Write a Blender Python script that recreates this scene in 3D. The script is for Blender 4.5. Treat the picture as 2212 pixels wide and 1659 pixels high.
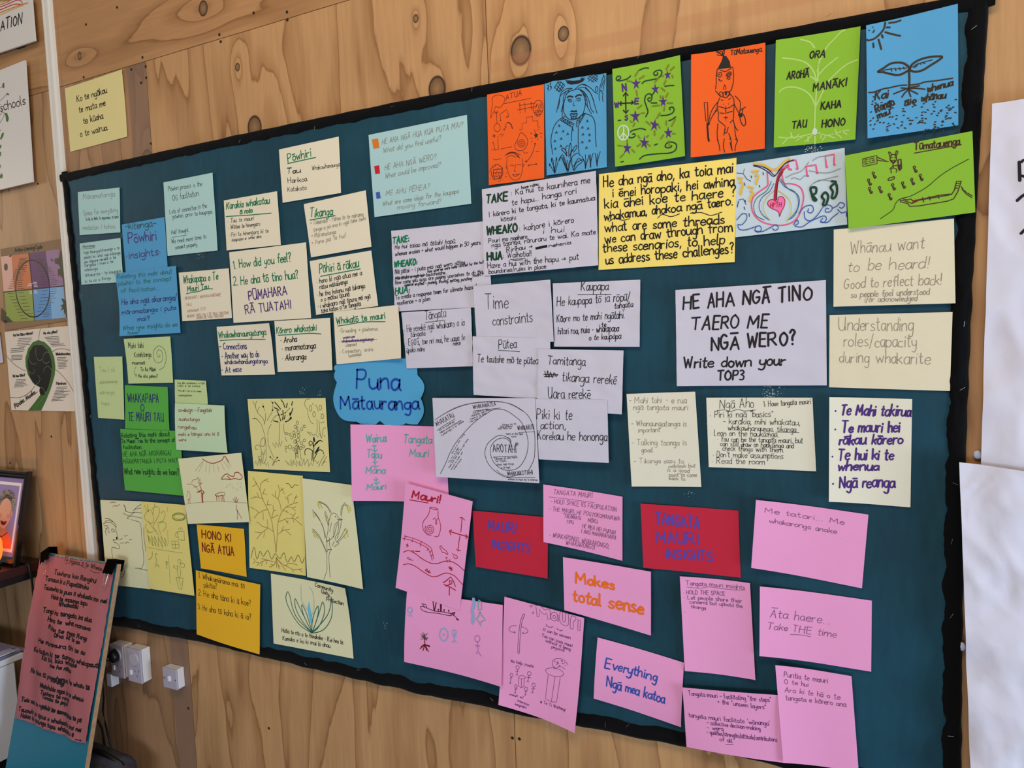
import bpy, bmesh, math, random
from mathutils import Vector, Matrix, noise, geometry
random.seed(7)
for o in list(bpy.data.objects): bpy.data.objects.remove(o, do_unlink=True)
SC = bpy.context.scene
COL = SC.collection

# ---------------------------------------------------------------- camera, world, lights, exposure
# the wall is the plane y = 0, the room is y < 0, the floor is z = 0
FPX, CZ = 1535.0, 1.5
CAM_D = 1.5655091
AX = (Vector((0.89952325, -0.0045008, -0.4368497)),      # wall x, into-wall y and up z written in camera axes (x right, y down, z ahead)
      Vector((0.4351337, -0.07990604, 0.89681307)),
      Vector((-0.03894331, -0.99679224, -0.06991889)))
cam = bpy.data.objects.new('camera', bpy.data.cameras.new('camera'))
COL.objects.link(cam)
cam.data.sensor_width = 36.0
cam.data.lens = 36.0 * FPX / 2212.0
cam.data.clip_start = 0.02
CAMLOC = Vector((0.0, -CAM_D, CZ))
R = Matrix([[a[0], -a[1], -a[2]] for a in AX])
cam.matrix_world = Matrix.Translation(CAMLOC) @ R.to_4x4()
SC.camera = cam
SC.view_settings.view_transform = 'Standard'
SC.view_settings.look = 'None'
SC.view_settings.gamma = 1.0
SC.view_settings.use_curve_mapping = False
SC.view_settings.exposure = 0.0

world = bpy.data.worlds.new('room_world')
SC.world = world
world.use_nodes = True
bg = world.node_tree.nodes['Background']
bg.inputs[0].default_value = (1.0, 0.95, 0.90, 1)
bg.inputs[1].default_value = 0.17

def area_light(name, loc, target, size, size_y, energy, color):
    l = bpy.data.lights.new(name, 'AREA')
    l.shape = 'RECTANGLE'; l.size = size; l.size_y = size_y; l.energy = energy; l.color = color
    o = bpy.data.objects.new(name, l); COL.objects.link(o)
    o.location = loc
    o.rotation_euler = (Vector(target) - Vector(loc)).to_track_quat('-Z', 'Y').to_euler()
    return o
area_light('window_light_right', (2.9, -1.05, 0.65), (-0.9, 0.0, 0.6), 1.0, 1.2, 88, (0.66, 0.81, 1.0))
area_light('window_light_behind', (-0.8, -4.2, 0.75), (-1.0, 0.0, 0.55), 2.6, 0.9, 56, (0.72, 0.84, 1.0))
area_light('ceiling_lamp_warm', (-0.3, -1.9, 3.4), (-0.6, 0.0, 1.9), 2.2, 0.8, 44, (1.0, 0.80, 0.57))
area_light('wall_lamp_left', (-4.6, -1.0, 2.25), (-2.4, 0.0, 1.9), 0.35, 0.35, 11, (1.0, 0.84, 0.66))

# ---------------------------------------------------------------- geometry helpers
def ray(px, py):
    c = Vector(((px - 1106.0) / FPX, (py - 829.5) / FPX, 1.0))
    return Vector((c.dot(AX[0]), c.dot(AX[1]), c.dot(AX[2])))
class Plane:
    def __init__(s, o, u, v):
        s.o, s.u, s.v = Vector(o), Vector(u).normalized(), Vector(v).normalized()
        s.n = s.u.cross(s.v).normalized()
    def ab(s, px, py, h=0.0):
        d = ray(px, py)
        t = ((s.o + s.n * h) - CAMLOC).dot(s.n) / d.dot(s.n)
        p = CAMLOC + d * t - s.o
        return p.dot(s.u), p.dot(s.v)
    def w(s, a, b, h=0.0): return s.o + s.u * a + s.v * b + s.n * h
WALL = Plane((0, 0, 0), (1, 0, 0), (0, 0, 1))
def lin(c):
    f = lambda x: x / 12.92 if x <= 0.04045 else ((x + 0.055) / 1.055) ** 2.4
    return tuple(f(v / 255.0) for v in c)
def tag(o, label=None, cat=None, group=None, kind=None):
    if label: o['label'] = label
    if cat: o['category'] = cat
    if group: o['group'] = group
    if kind: o['kind'] = kind
    return o
def empty(name, loc):
    o = bpy.data.objects.new(name, None); COL.objects.link(o); o.location = loc
    o.empty_display_size = 0.05
    return o
def mesh_obj(name, verts, faces, m, parent=None, smooth=False, origin=None):
    """verts in world space; the object's origin goes to `origin` (or stays with its parent)"""
    base = Vector(origin) if origin is not None else (Vector(parent.matrix_basis.translation) if parent else Vector((0, 0, 0)))
    if parent is not None:
        base = Vector((0, 0, 0)); q = parent
        while q is not None: base += q.location; q = q.parent
    me = bpy.data.meshes.new(name)
    me.from_pydata([tuple(Vector(v) - base) for v in verts], [], faces)
    me.update()
    if m: me.materials.append(m)
    if smooth:
        for p in me.polygons: p.use_smooth = True
    o = bpy.data.objects.new(name, me); COL.objects.link(o)
    if parent is not None: o.parent = parent
    else: o.location = base
    return o
class MB:
    def __init__(s): s.v, s.f, s.cut = [], [], []
    def add(s, v, f):
        s.cut.append((len(s.v), len(s.f)))
        k = len(s.v); s.v += [tuple(x) for x in v]; s.f += [tuple(i + k for i in q) for q in f]; return s
    def box(s, x0, x1, y0, y1, z0, z1, bev=0.0, seg=2):
        bm = bmesh.new(); bmesh.ops.create_cube(bm, size=1.0)
        for v in bm.verts:
            v.co = Vector((x0 + (v.co.x + .5) * (x1 - x0), y0 + (v.co.y + .5) * (y1 - y0), z0 + (v.co.z + .5) * (z1 - z0)))
        if bev: bmesh.ops.bevel(bm, geom=bm.edges[:], offset=bev, segments=seg, affect='EDGES', profile=.5)
        bm.verts.index_update()
        s.add([v.co[:] for v in bm.verts], [[v.index for v in f.verts] for f in bm.faces]); bm.free(); return s
    def tube(s, pts, r, n=10, cap=True):
        pts = [Vector(p) for p in pts]; rings = []; up = Vector((0, 0, 1))
        rr = r if isinstance(r, (list, tuple)) else [r] * len(pts)
        for i, p in enumerate(pts):
            t = (pts[min(i + 1, len(pts) - 1)] - pts[max(i - 1, 0)]).normalized()
            a = t.cross(up)
            if a.length < 1e-3: a = t.cross(Vector((1, 0, 0)))
            a.normalize(); b = t.cross(a).normalized()
            rings.append([p + (a * math.cos(2 * math.pi * k / n) + b * math.sin(2 * math.pi * k / n)) * rr[i] for k in range(n)])
        v = [q for g in rings for q in g]; f = []
        for i in range(len(pts) - 1):
            for k in range(n):
                f.append((i * n + k, i * n + (k + 1) % n, (i + 1) * n + (k + 1) % n, (i + 1) * n + k))
        if cap: f.append(tuple(range(n))[::-1]); f.append(tuple((len(pts) - 1) * n + k for k in range(n)))
        return s.add(v, f)
    def obj(s, name, m, parent=None, smooth=False, origin=None):
        return mesh_obj(name, s.v, s.f, m, parent, smooth, origin)
def smooth_pts(p, k=4):
    if len(p) < 3: return p
    out = []
    n = len(p)
    closed = abs(p[0][0] - p[-1][0]) + abs(p[0][1] - p[-1][1]) < 1e-9 and n > 3
    for i in range(n - 1):
        p0 = p[i - 1] if i > 0 else (p[-2] if closed else p[0])
        p1, p2 = p[i], p[i + 1]
        p3 = p[i + 2] if i + 2 < n else (p[1] if closed else p[-1])
        for j in range(k):
            t = j / k; t2, t3 = t * t, t * t * t
            out.append(tuple(.5 * (2 * p1[c] + (p2[c] - p0[c]) * t + (2 * p0[c] - 5 * p1[c] + 4 * p2[c] - p3[c]) * t2 + (3 * p1[c] - p0[c] - 3 * p2[c] + p3[c]) * t3) for c in (0, 1)))
    out.append(p[-1])
    return out

# ---------------------------------------------------------------- materials
MATS = {}
def nodes_of(name):
    m = bpy.data.materials.new(name); m.use_nodes = True
    nt = m.node_tree
    return m, nt, nt.nodes['Principled BSDF']
def N(nt, typ, **kw):
    n = nt.nodes.new(typ)
    for k, v in kw.items():
        if k.startswith('i_'):
            key = k[2:]
            n.inputs[int(key) if key.isdigit() else key].default_value = v
        else: setattr(n, k, v)
    return n
def plain(name, rgb, rough=.6, spec=.3, metal=0.0, bump=0.0, bscale=200.0, var=0.0, sheen=0.0, emit=0.0, coat=0.0):
    if name in MATS: return MATS[name]
    m, nt, b = nodes_of(name)
    c = lin(rgb) + (1,)
    b.inputs['Base Color'].default_value = c
    b.inputs['Roughness'].default_value = rough
    b.inputs['Specular IOR Level'].default_value = spec
    b.inputs['Metallic'].default_value = metal
    if coat: b.inputs['Coat Weight'].default_value = coat
    if sheen:
        b.inputs['Sheen Weight'].default_value = sheen
        b.inputs['Sheen Roughness'].default_value = .5
    if emit:
        b.inputs['Emission Color'].default_value = c
        b.inputs['Emission Strength'].default_value = emit
    tc = N(nt, 'ShaderNodeTexCoord')
    if var:
        no = N(nt, 'ShaderNodeTexNoise', i_Scale=9.0, i_Detail=4.0)
        nt.links.new(tc.outputs['Object'], no.inputs['Vector'])
        mx = N(nt, 'ShaderNodeMix', data_type='RGBA')
        mx.inputs['A'].default_value = tuple(x * (1 - var) for x in c[:3]) + (1,)
        mx.inputs['B'].default_value = tuple(min(1, x * (1 + var)) for x in c[:3]) + (1,)
        nt.links.new(no.outputs['Fac'], mx.inputs['Factor'])
        nt.links.new(mx.outputs['Result'], b.inputs['Base Color'])
    if bump:
        no = N(nt, 'ShaderNodeTexNoise', i_Scale=bscale, i_Detail=3.0)
        nt.links.new(tc.outputs['Object'], no.inputs['Vector'])
        bp = N(nt, 'ShaderNodeBump', i_Strength=bump, i_Distance=.002)
        nt.links.new(no.outputs['Fac'], bp.inputs['Height'])
        nt.links.new(bp.outputs['Normal'], b.inputs['Normal'])
    MATS[name] = m
    return m
def paper_mat(name, rgb, crumple=0.0):
    key = 'paper_' + name
    if key in MATS: return MATS[key]
    m, nt, b = nodes_of(key)
    c = lin(rgb)
    b.inputs['Roughness'].default_value = .75
    b.inputs['Specular IOR Level'].default_value = .22
    tc = N(nt, 'ShaderNodeTexCoord')
    fib = N(nt, 'ShaderNodeTexNoise', i_Scale=420.0, i_Detail=2.0)
    soft = N(nt, 'ShaderNodeTexNoise', i_Scale=13.0, i_Detail=3.0)
    for q in (fib, soft): nt.links.new(tc.outputs['Object'], q.inputs['Vector'])
    mx = N(nt, 'ShaderNodeMix', data_type='RGBA')
    mx.inputs['A'].default_value = tuple(x * .96 for x in c) + (1,)
    mx.inputs['B'].default_value = tuple(min(1, x * 1.03) for x in c) + (1,)
    nt.links.new(fib.outputs['Fac'], mx.inputs['Factor'])
    nt.links.new(mx.outputs['Result'], b.inputs['Base Color'])
    bp = N(nt, 'ShaderNodeBump', i_Strength=.25 + crumple * .5, i_Distance=.004)
    if crumple:
        vo = N(nt, 'ShaderNodeTexNoise', i_Scale=9.0, i_Detail=2.5, i_Distortion=1.6)
        vo.noise_type = 'RIDGED_MULTIFRACTAL'
        nt.links.new(tc.outputs['Object'], vo.inputs['Vector'])
        ad = N(nt, 'ShaderNodeMath', operation='MULTIPLY_ADD')
        ad.inputs[1].default_value = crumple
        nt.links.new(vo.outputs['Fac'], ad.inputs[0]); nt.links.new(soft.outputs['Fac'], ad.inputs[2])
        nt.links.new(ad.outputs[0], bp.inputs['Height'])
    else: nt.links.new(soft.outputs['Fac'], bp.inputs['Height'])
    nt.links.new(bp.outputs['Normal'], b.inputs['Normal'])
    MATS[key] = m
    return m
# ---------------------------------------------------------------- a single-stroke handwriting alphabet (x-height 5, capitals 9)
GL = {}
def _g(s):
    for ln in s.strip().split('\n'):
        ch, w, st = ln.split(' ', 2)
        GL[ch] = (float(w), [[(float(a), float(b)) for a, b in zip(q.split()[::2], q.split()[1::2])] for q in st.split(';') if q.strip()])
_g('''
a 4 3.8 4.4 2 5 .2 3.6 .2 1.2 1.8 0 3.4 1.2 3.9 3;4 5 4 1.2 4.6 0
b 4 0 9 0 0;0 3 2 5 4 4 4 1 2 0 0 1
c 3.6 3.7 4.2 2 5 .2 3.6 .2 1.2 2 0 3.8 .9
d 4 3.8 4.2 2 5 .2 3.6 .2 1.2 1.8 0 3.4 1 4 2.4;4 9 4 0
e 3.8 .2 2.7 3.7 2.9 3.4 4.5 2 5 .3 3.6 .2 1.3 1.8 0 3.8 .9
f 3.2 3.6 8.2 2.4 9 1.4 7.8 1.4 0;0 5 3.2 5
g 4 3.8 4.4 2 5 .2 3.7 .2 1.4 1.8 .4 3.4 1.4 3.9 3;4 5 4 -2 2.4 -3.8 .4 -3
h 4 0 9 0 0;0 3 1.8 5 3.6 4.4 4 0
i 1 .5 5 .5 0;.5 6.9 .6 7.5
j 2 1.6 5 1.6 -2.6 0 -3.8;1.6 6.9 1.7 7.5
k 3.8 0 9 0 0;3.6 5 0 2.2;1.2 3 3.8 0
l 1.2 .4 9 .4 1 1.2 0
m 6.4 0 5 0 0;0 3 1.6 5 3 4.2 3.2 0;3.2 3 4.8 5 6.2 4.2 6.4 0
n 4 0 5 0 0;0 3 1.8 5 3.6 4.4 4 0
o 4 2 5 .3 3.8 .2 1.2 2 0 3.8 1.2 3.8 3.8 2 5
p 4 0 5 0 -4;0 3.8 2 5 4 3.8 3.8 1.2 2 0 0 1.2
q 4 3.8 4.4 2 5 .2 3.6 .2 1.2 1.8 0 3.9 1.6;4 5 4 -3.8 5 -3
r 2.8 0 5 0 0;0 3 1.2 4.7 2.8 4.7
s 3.4 3.2 4.5 1.8 5 .4 4.1 1 3 2.6 2.2 3.3 1 1.8 0 0 .7
t 3 1.4 8 1.3 1.2 2.2 0 3 .5;0 5.3 3 5.5
u 4 0 5 .1 1.4 1.6 0 3.6 1.4 4 3;4 5 4 1 4.6 0
v 3.8 0 5 1.9 0;1.9 0 3.8 5
w 5.8 0 5 1.4 0;1.4 0 2.9 4;2.9 4 4.4 0;4.4 0 5.8 5
x 3.8 0 5 3.8 0;3.8 5 0 0
y 4 0 5 .2 2.2 1.8 1 3.6 2;4 5 3.6 -1.6 2 -3.6 0 -3
z 3.6 0 5 3.6 5;3.6 5 0 0;0 0 3.6 0
A 5.4 0 0 2.7 9;2.7 9 5.4 0;.9 3.2 4.6 3.2
B 5 0 9 0 0;0 9 4 8.6 4.2 5.6 0 4.9;0 4.9 4.8 4.4 4.8 .6 0 0
C 5 4.8 7.6 3 9 .4 6.6 .3 2.4 2.6 0 5 1.4
D 5 0 9 0 0;0 9 3.4 8.4 5 4.8 3.6 .8 0 0
E 4.4 0 9 0 0;0 9 4.4 9;0 4.7 3.8 4.7;0 0 4.4 0
F 4.2 0 9 0 0;0 9 4.4 9;0 4.7 3.6 4.7
G 5.4 5 7.6 3 9 .5 6.8 .3 2.4 2.6 0 5 1.6 5.2 4;3 4 5.4 4
H 5 0 9 0 0;5 9 5 0;0 4.6 5 4.6
I 1 .5 9 .5 0
J 4 3.6 9 3.6 2 2 0 0 1.4
K 4.8 0 9 0 0;4.6 9 0 4;1.4 5 4.8 0
L 4 0 9 0 0;0 0 4.2 0
M 6.4 0 0 .5 9;.5 9 3.2 3;3.2 3 5.9 9;5.9 9 6.4 0
N 5 0 0 0 9;0 9 5 0;5 0 5 9
O 5.4 2.7 9 .5 7 .2 3 2.4 0 4.9 1.8 5.3 6 2.7 9
P 4.6 0 9 0 0;0 8.8 3.6 9 4.6 6.8 3.4 4.6 0 4.4
Q 5.4 2.7 9 .5 7 .2 3 2.4 0 4.9 1.8 5.3 6 2.7 9;3.4 2 5.6 -.6
R 5 0 9 0 0;0 8.8 3.6 9 4.6 6.8 3.4 4.8 0 4.5;1.8 4.6 5 0
S 4.4 4.2 7.8 2.4 9 .4 7.4 1 5.4 3.4 4 4.3 2 2.4 0 0 1.2
T 5 0 9 5.2 9;2.6 9 2.5 0
U 5 0 9 .2 2.4 2.2 0 4.6 1.8 5 9;5 3 5.1 0
V 5 0 9 2.5 0;2.5 0 5 9
W 7 0 9 1.7 0;1.7 0 3.5 7;3.5 7 5.3 0;5.3 0 7 9
X 5 0 9 5 0;5 9 0 0
Y 5 0 9 2.5 4.6;5 9 2.5 4.6;2.5 4.6 2.5 0
Z 5 0 9 5 9;5 9 0 0;0 0 5 0
0 5 2.5 9 .4 7 .3 2 2.5 0 4.7 2 4.6 7 2.5 9
1 1.4 0 7.6 1.2 9;1.2 9 1.2 0
2 4.4 .2 7.4 2.2 9 4.2 7 3 4 0 0;0 0 4.6 .2
3 4.2 .2 8.4 2.4 9 4 7 1.6 5;1.6 5 4.4 3.4 3.6 .6 .2 .4
4 4.6 3.4 9 0 3;0 3 4.8 3;3.6 5 3.6 0
5 4.4 4.2 9 .6 9;.6 9 .4 5.4;.4 5.4 3.4 5.4 4.4 3 2.8 0 0 .6
. 1 .4 .1 .6 .3
, 1 .8 .6 .2 -1.4
: 1 .5 3.8 .6 4.1;.5 .6 .6 .9
; 1.2 .5 3.8 .6 4.1;.8 .6 .2 -1.4
? 4 .2 7.4 2 9 3.8 7.4 2 4.6 2 2.6;2 .1 2.1 .4
! 1 .5 9 .5 2.6;.5 .1 .6 .4
- 3 0 3.6 3 3.7
' 1 .6 9 .4 7
" 2 .4 9 .3 7;1.6 9 1.5 7
/ 3 0 -1.4 3 9.4
¦ 1 .5 -1 .5 9.4
+ 3.4 0 3.4 3.4 3.4;1.7 5 1.7 1.8
( 2 2 9.4 .4 6 .4 2 2 -1
) 2 0 9.4 1.6 6 1.6 2 0 -1
* 2.4 0 5.4 2.4 4.2;0 4.2 2.4 5.4;1.2 6 1.2 3.6
· 1 .4 3 .7 3.3
@ 5 3.6 3 2 4 1.4 2 3 1.6 3.8 4 3.8 1.6 5 2 4.8 5 2.6 6.4 .2 4 .4 1 2.6 -.6 4.4 0
→ 6.4 0 3 6.2 3.2;4.4 5 6.2 3.2;6.2 3.2 4.4 1.6
''')
MAC = {'ā': 'a', 'ē': 'e', 'ī': 'i', 'ō': 'o', 'ū': 'u', 'Ā': 'A', 'Ē': 'E', 'Ī': 'I', 'Ō': 'O', 'Ū': 'U'}
def layout(text, rnd, slant):
    """list of polylines in font units and the total width"""
    x, out = 0.0, []
    for ch in text:
        if ch == ' ': x += 4.6; continue
        mac = ch in MAC
        g = GL.get(MAC.get(ch, ch))
        if not g: continue
        w, st = g
        s = rnd.uniform(.86, 1.12); sy = rnd.uniform(.92, 1.1); dy = rnd.uniform(-.35, .35); rot = rnd.uniform(-.05, .05)
        for q in st:
            if mac and MAC[ch] == 'i' and len(q) == 2 and q[0][1] > 6: continue
            out.append([(x + a * s + (slant + rot) * b + rnd.uniform(-.16, .16), b * sy - rot * a + dy + rnd.uniform(-.16, .16)) for a, b in q])
        if mac:
            top = 10.6 if ch.isupper() else 6.9
            out.append([(x + .1 + slant * top, top + rnd.uniform(-.2, .2)), (x + w * .95 + slant * top, top + rnd.uniform(-.1, .4))])
        x += w * s + (1.9 if ch.isupper() else 1.2) + rnd.uniform(-.15, .35)
    return out, max(x - 1.25, 1.0)
# ---------------------------------------------------------------- sheets of paper and what is drawn on them
INK = dict(k=(22, 20, 24), g=(0, 120, 78), dg=(14, 62, 40), n=(38, 36, 110), p=(74, 40, 120), lp=(88, 66, 170), b=(24, 70, 165), bl=(52, 80, 170),
           r=(176, 24, 48), rb=(165, 62, 50), dr=(112, 18, 26), mr=(78, 14, 46), rr=(150, 50, 48), gy=(134, 125, 114), lg=(140, 132, 116), br=(146, 92, 50), db=(52, 42, 28),
           ol=(118, 124, 22), w=(196, 214, 196), wl=(172, 208, 112), o=(240, 112, 28), t=(104, 172, 172), tg=(20, 104, 92), ye=(226, 184, 60), yo=(206, 194, 84),
           pk=(226, 92, 140), hp=(238, 120, 180), pb=(150, 170, 214), lb=(112, 196, 226), vi=(166, 100, 190), gp=(120, 76, 112), dp=(92, 44, 104), pg=(92, 128, 50),
           fa=(168, 178, 132), fr=(168, 128, 116), or_=(214, 122, 40), cr=(200, 30, 40), bs=(60, 90, 185), bk=(70, 34, 36), hm=(26, 22, 26),
           hl=(172, 166, 162), ck=(216, 140, 118), sk=(222, 168, 138), sk2=(196, 132, 104), hr=(132, 124, 120), wh=(238, 232, 236), la=(150, 138, 196), os=(236, 112, 60), pe=(226, 176, 160), or2=(206, 118, 72),
           pu=(104, 62, 108), pu2=(154, 120, 154), gr=(150, 166, 78), bu=(98, 152, 206), bu2=(134, 182, 224), ye2=(206, 196, 110), dol=(74, 72, 52), fg=(66, 112, 48), fb=(28, 30, 26), fl=(120, 132, 112), gl=(88, 130, 70), rd=(196, 60, 50), yl=(222, 178, 80))
def ink_mat(k): return plain('ink_' + k, INK[k], rough=.55, spec=.25)
def slab(name, v, f, m, back, origin):
    """a surface given a back face and a rim, with sharp rim edges"""
    k = len(v); v2 = list(v) + [Vector(p) + back for p in v]
    f2 = list(f) + [tuple(i + k for i in q)[::-1] for q in f]
    cnt = {}
    for q in f:
        for a, b in zip(q, q[1:] + q[:1]): cnt[(a, b)] = 1
    f2 += [(b, a, a + k, b + k) for a, b in cnt if (b, a) not in cnt]
    o = mesh_obj(name, v2, f2, m, None, True, origin=origin)
    o.data.set_sharp_from_angle(angle=.9)
    return o
class Sheet:
    def __init__(s, plane, q, base, curl, seed=0, n=14):
        s.pl, s.base, s.curl, s.n = plane, base, curl, n
        rnd = random.Random(seed); s.ph = [rnd.uniform(0, 6.28) for _ in range(4)]
        uv = ((0, 0), (1, 0), (1, 1), (0, 1))
        s.q = [Vector(plane.ab(q[i][0], q[i][1], s.h(*uv[i]))) for i in range(4)]
        e = s.q
        s.ctr = (e[0] + e[1] + e[2] + e[3]) / 4
    def h(s, u, v):
        c = s.curl; r = s.base
        f = lambda x, k=.35: max(0.0, (x - k) / (1 - k)) ** 2
        for k, a in c.items():
            if k == 'tl': r += a * f(1 - u) * f(1 - v)
            elif k == 'tr': r += a * f(u) * f(1 - v)
            elif k == 'bl': r += a * f(1 - u) * f(v)
            elif k == 'br': r += a * f(u) * f(v)
            elif k == 'l': r += a * f(1 - u)
            elif k == 'r': r += a * f(u)
            elif k == 't': r += a * f(1 - v)
            elif k == 'b': r += a * f(v)
            elif k == 'm': r += a * math.sin(math.pi * min(1, max(0, u))) * (.4 + .6 * v)
            elif k == 'mv': r += a * math.sin(math.pi * min(1, max(0, v)))
            elif k == 'w': r += a * (1 + .6 * math.sin(5.2 * u + s.ph[0] + 1.2 * v) * math.cos(3.7 * v + s.ph[1]) + .4 * math.sin(7 * v + s.ph[2] + 2 * u))
            elif k == 'cr':
                z = noise.noise(Vector((u * 3.2 + s.ph[0], v * 4.2 + s.ph[1], 0))); z2 = noise.noise(Vector((u * 7 + s.ph[2], v * 9, 3.1)))
                r += a * (1.2 + (1 - abs(z) * 3) + .35 * (1 - abs(z2) * 3))
            elif k == 'fold':
                x = u + .10 * math.sin(2.6 * v + .6)
                r += a * min(1, .04 + 2.2 * v) * (1.15 + math.sin(15 * x + 1.3 * v) * (.45 + .4 * (1 - v)) + .5 * math.sin(27 * x - 2.2 * v + 1) * (1 - .55 * v) + .3 * noise.noise(Vector((u * 5, v * 6, 1))))
        return r
    def uv(s, a, b):
        p = Vector((a, b)); q = s.q; u = v = .5
        for _ in range(5):
            e = q[0] * (1 - u) * (1 - v) + q[1] * u * (1 - v) + q[2] * u * v + q[3] * (1 - u) * v - p
            du = (q[1] - q[0]) * (1 - v) + (q[2] - q[3]) * v
            dv = (q[3] - q[0]) * (1 - u) + (q[2] - q[1]) * u
            det = du.x * dv.y - du.y * dv.x
            if abs(det) < 1e-12: break
            u -= (e.x * dv.y - e.y * dv.x) / det
            v -= (du.x * e.y - du.y * e.x) / det
            u = min(1.6, max(-.6, u)); v = min(1.6, max(-.6, v))
        return u, v
    def ab(s, px, py):
        """pixel of the photograph -> point of the sheet"""
        a, b = s.pl.ab(px, py, s.base)
        for _ in range(4):
            u, v = s.uv(a, b)
            a, b = s.pl.ab(px, py, s.h(min(1, max(0, u)), min(1, max(0, v))))
        return a, b
    def facet(s, u, v):
        """height of the built triangles, so ink lies on them"""
        n = s.n; G = s.__dict__.setdefault('grid', {})
        x, y = min(1, max(0, u)) * n, min(1, max(0, v)) * n
        i, j = min(n - 1, int(x)), min(n - 1, int(y)); fu, fv = x - i, y - j
        def g(a, b):
            if (a, b) not in G: G[(a, b)] = s.h(a / n, b / n)
            return G[(a, b)]
        if fv >= fu: return g(i, j) + fv * (g(i, j + 1) - g(i, j)) + fu * (g(i + 1, j + 1) - g(i, j + 1))
        return g(i, j) + fu * (g(i + 1, j) - g(i, j)) + fv * (g(i + 1, j + 1) - g(i + 1, j))
    def pt(s, a, b, eps):
        u, v = s.uv(a, b)
        return s.pl.w(a, b, s.facet(u, v) + eps)
    def build(s, name, m, thick=.0003, wob=0.0, rnd=None):
        n = s.n; v, f = [], []
        q = s.q
        for j in range(n + 1):
            for i in range(n + 1):
                u, w = i / n, j / n
                p = q[0] * (1 - u) * (1 - w) + q[1] * u * (1 - w) + q[2] * u * w + q[3] * (1 - u) * w
                if wob:
                    ed = min(u, 1 - u, w, 1 - w)
                    if ed < 1e-6:
                        k = wob * noise.noise(Vector((u * 23, w * 31, s.ph[0])))
                        p = p + (s.ctr - p).normalized() * (k + wob)
                v.append(s.pl.w(p.x, p.y, s.h(u, w)))
        for j in range(n):
            for i in range(n):
                k = j * (n + 1) + i
                f += [(k, k + n + 1, k + n + 2), (k, k + n + 2, k + 1)]
        o = slab(name, v, f, m, s.pl.n * -thick, s.pl.w(s.ctr.x, s.ctr.y, s.base))
        s.obj = o
        return o
def resample(p, step, sh):
    """split long segments so a stroke follows a curled sheet"""
    out = [p[0]]
    for a, b in zip(p, p[1:]):
        d = math.hypot(b[0] - a[0], b[1] - a[1]); k = max(1, int(d / step))
        for j in range(1, k + 1): out.append((a[0] + (b[0] - a[0]) * j / k, a[1] + (b[1] - a[1]) * j / k))
    return out
class Pen:
    """collects ink strokes (flat ribbons lying on the sheet), one mesh per ink"""
    def __init__(s, sh): s.sh, s.parts, s.level, s.line, s.scatter = sh, {}, {}, 0, set()
    def mb(s, part, ink):
        key = (part, ink, s.line)
        if key not in s.parts:
            if ink not in s.level: s.level[ink] = .00035 + .00009 * len(s.level)
            s.parts[key] = (MB(), s.level[ink])
        return s.parts[key]
    def stroke(s, part, ink, ab, w):
        mb, eps = s.mb(part, ink)
        q = [ab[0]]
        for p in ab[1:]:
            if math.hypot(p[0] - q[-1][0], p[1] - q[-1][1]) > 1e-5: q.append(p)
        if len(q) == 1: q.append((q[0][0] + w * .3, q[0][1]))
        q = resample(q, .008, s.sh)
        L, Rr = [], []
        n = len(q)
        cap = w * .42
        def off(i):
            a, b = q[max(i - 1, 0)], q[min(i + 1, n - 1)]
            tx, ty = b[0] - a[0], b[1] - a[1]; d = math.hypot(tx, ty) or 1
            return tx / d, ty / d
        def put(x, y, tx, ty, hw):
            L.append((x - ty * hw, y + tx * hw)); Rr.append((x + ty * hw, y - tx * hw))
        tx, ty = off(0); put(q[0][0] - tx * cap, q[0][1] - ty * cap, tx, ty, w * .26)
        for i in range(n):
            tx, ty = off(i); put(q[i][0], q[i][1], tx, ty, w * .5)
        tx, ty = off(n - 1); put(q[-1][0] + tx * cap, q[-1][1] + ty * cap, tx, ty, w * .26)
        v = [s.sh.pt(a, b, eps) for a, b in L] + [s.sh.pt(a, b, eps) for a, b in Rr]
        m = len(L)
        mb.add(v, [(i, m + i, m + i + 1, i + 1) for i in range(m - 1)])
    def fill(s, part, ink, ab):
        mb, eps = s.mb(part, ink)
        tri = geometry.tessellate_polygon([[Vector((a, b, 0)) for a, b in ab]])
        f = []
        for t in tri:
            a, b, c = [ab[i] for i in t]
            if (b[0] - a[0]) * (c[1] - a[1]) - (b[1] - a[1]) * (c[0] - a[0]) < 0: t = (t[0], t[2], t[1])
            f.append(t)
        mb.add([s.sh.pt(a, b, eps) for a, b in ab], f)
    def done(s):
        multi = len({k[1] for k in s.parts}) > 1
        for (part, ink, _n), (mb, _) in s.parts.items():
            for g in (clusters(mb) if part == 'drawing' and _n not in s.scatter else [mb]):
                o = g.obj(part, ink_mat(ink), s.sh.obj)
                if multi: o['label'] = INKNAME.get(ink, 'coloured') + ' ink ' + part.replace('_', ' ')
                if _n in s.scatter: o['kind'] = 'stuff'
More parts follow.
